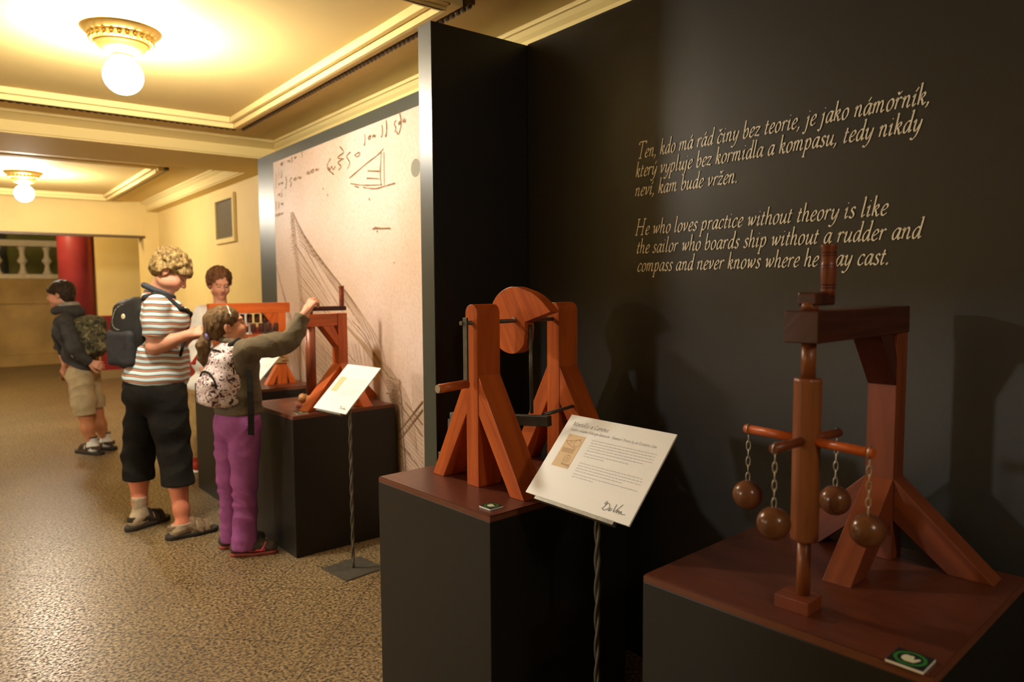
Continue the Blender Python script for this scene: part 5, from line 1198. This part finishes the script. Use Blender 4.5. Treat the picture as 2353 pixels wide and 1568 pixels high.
def paint(v, C): H.paint(v, C, SKIN, LIP, (.05, .035, .02)); m = v[:, 2] < .6; C[m] = np.array((.46, .19, .085))
P_ = person('person with dark hair, charcoal hooded jacket and khaki shorts, walking away left', F, .004, base, paint)
F = Field(); fr = (H.x, H.y, H.z); k = H.s
F.ell(H.p(0, -.020, .047), [q*k for q in (.088, .106, .088)], fr, .02); F.ell(H.p(0, -.064, -.01), [q*k for q in (.077, .052, .075)], fr, .03)
F.ell(H.p(0, .125, -.045), (.075*k, .062*k, .085*k), fr, .012, 's')
for q in (-1, 1): F.ell(H.p(q*.086, .002, -.02), (.018, .025, .032), fr, .008, 's'); F.cap(H.p(q*.02, .085, .06), H.p(q*.062, .066, .035), .016, .014, .015)
F.wrinkle(.004, 150, 13, (1, 1, .3)); sdf_obj('hair', F, .004, hairmat('dark_brown_hair', (.05, .03, .016), (.018, .011, .007), 60, (1, 1, .4)), base, P_)
F = Field(); F.ell(chest, (.165, .118, .15), TF, .04); F.ell(waist, (.150, .120, .14), TF, .05); F.ell(pel+up*.04, (.150, .128, .09), TF, .05); F.cap(shN, shF, .06, .06, .04); F.chain([shN, elN, lerp(elN, wrN, .95)], [.064, .058, .042], .03); F.chain([shF, elF, lerp(elF, wrF, .95)], [.062, .056, .042], .03)
F.folds(.008, 60, 17); F.cut(J(195, 843, 0), -up+RR*-.40, .01); HOODIE = F
M_ch = cloth('charcoal_jersey', (.058, .055, .053)); sdf_obj('hooded_jacket', F, .0045, M_ch, base, P_)
F = Field(); F.chain([neck0+fw*(.035+.075*math.cos(a))*1.0+lf*.085*math.sin(a)+up*(.01-.02*math.cos(a)) for a in [.8+.39*i for i in range(13)]], [.030]*13, .02); F.ell(neck0-fw*.075+up*-.005, (.095, .062, .05), FRM, .04); F.wrinkle(.005, 50, 4)
hd_ = sdf_obj('hood', F, .0045, M_ch, base, P_)
F = Field(); F.chain([neck0+fw*(.01+.075*math.cos(a))+lf*.07*math.sin(a)+up*(.046-.01*math.cos(a)) for a in [1.6+.32*i for i in range(10)]], [.024]*10, .01); sdf_obj('hood_lining', F, .004, cloth('pale_grey_lining', (.30, .27, .22)), base, hd_)
F = Field(); F.ell(pel, (.145, .122, .10), TF, .04)
for hp, kn in ((hN, kN), (hF, kF)): F.chain([hp, lerp(hp, kn, .6), lerp(hp, kn, 1.12)], [.102, .096, .088], .03)
F.folds(.009, 65, 6)
for kn, hp, e in ((kN, hN, 1.02), (kF, hF, .92)):
    a_, n_ = npv(lerp(hp, kn, e)), npv((hp-kn).normalized()); F.ops.append(('s', (lambda a_, n_: (lambda P: np.maximum((P-a_) @ n_, np.linalg.norm(P-a_+n_*.08, axis=1)-.15)))(a_, n_), .006))
sdf_obj('shorts', F, .0045, cloth('khaki_cotton', (.46, .37, .22), vs=12, bump=.3, dark=(.34, .265, .15)), base, P_)
for ft in (ftN, ftF):
    so = sandal(ft-fw*.03, fw, .275, .105, bpy.data.materials.get('brown_sandal_leather') or cloth('brown_sandal_leather', (.075, .05, .03)), P_, base)
    F = Field(); F.chain([ft+up*.15, ft+up*.08, ft+up*.05-fw*.03], [.041, .039, .038], .02); F.chain([ft+up*.048-fw*.03, ft+fw*.07+up*.045, ft+fw*.13+up*.034], [.037, .032, .026], .03); F.cut((0, 0, .15), up, .004)
    sk = sdf_obj('sock', F, .0045, bpy.data.materials.get('white_sock_knit') or cloth('white_sock_knit', (.66, .66, .62), var=.1), base, P_)
    F = Field(); c = ft+up*.148; F.chain([c+lf*.041*math.cos(a)+fw*.041*math.sin(a) for a in [.5*i for i in range(14)]], [.006]*14, .003); sdf_obj('sock_cuff', F, .0035, bpy.data.materials.get('black_cuff') or mat('black_cuff', (.02, .02, .02), .8), base, sk)
bk = J(203, 778, -.02); bf = (-fw*.93-FH*.22).normalized(); bl = Vector((-bf.y, bf.x, 0)); tu = (up*.95-RR*.30).normalized(); tu = (tu-bf*tu.dot(bf)).normalized(); BF = (bl, bf, tu)
t = thing('backpack', 'camouflage backpack on the back of the person in khaki shorts', 'backpack', base)
M_ca = patches('camouflage_print', [(0, (.032, .030, .022)), (.43, (.10, .092, .048)), (.53, (.055, .045, .028)), (.59, (.21, .185, .10))], 17, .8)
F = Field(); F.box(bk, (.145, .085, .17), BF, .06, .03); F.ell(bk+bf*.06-tu*.03, (.125, .06, .12), BF, .04); F.ell(bk+tu*.15, (.10, .06, .05), BF, .03); F.wrinkle(.007, 40, 3); sdf_obj('main_compartment', F, .005, M_ca, base, t)
F = Field(); F.box(bk+bf*.10-tu*.05, (.10, .03, .075), BF, .028, .01); F.wrinkle(.004, 50, 9); sdf_obj('front_pocket', F, .005, M_ca, base, t)
F = Field()
for sh, q in ((shN, 1), (shF, -1)):
    c = sh*.6+neck0*.4; lay = lambda p, d, o=.003: onto(HOODIE, p-Vector(d)*.10, d)-Vector(d)*o
    F.chain([bk+tu*.13-bf*.05+lf*q*.05, lay(c-fw*.04, -up), lay(c+fw*.02, -up), lay(sh*.7+chest*.3+fw*.08, -fw), lay(chest+lf*q*.12+fw*.1-up*.06, -fw), lay(waist+lf*q*.12+fw*.05, (-fw-lf*q).normalized())], [.016]*6, .01)
sdf_obj('shoulder_strap', F, .0045, cloth('olive_webbing', (.045, .042, .03)), base, t)
F = Field(); F.box(J(168, 799, -.20), (.012, .012, .006), None, .004); sdf_obj('white_tag', F, .003, M_white, base, t)
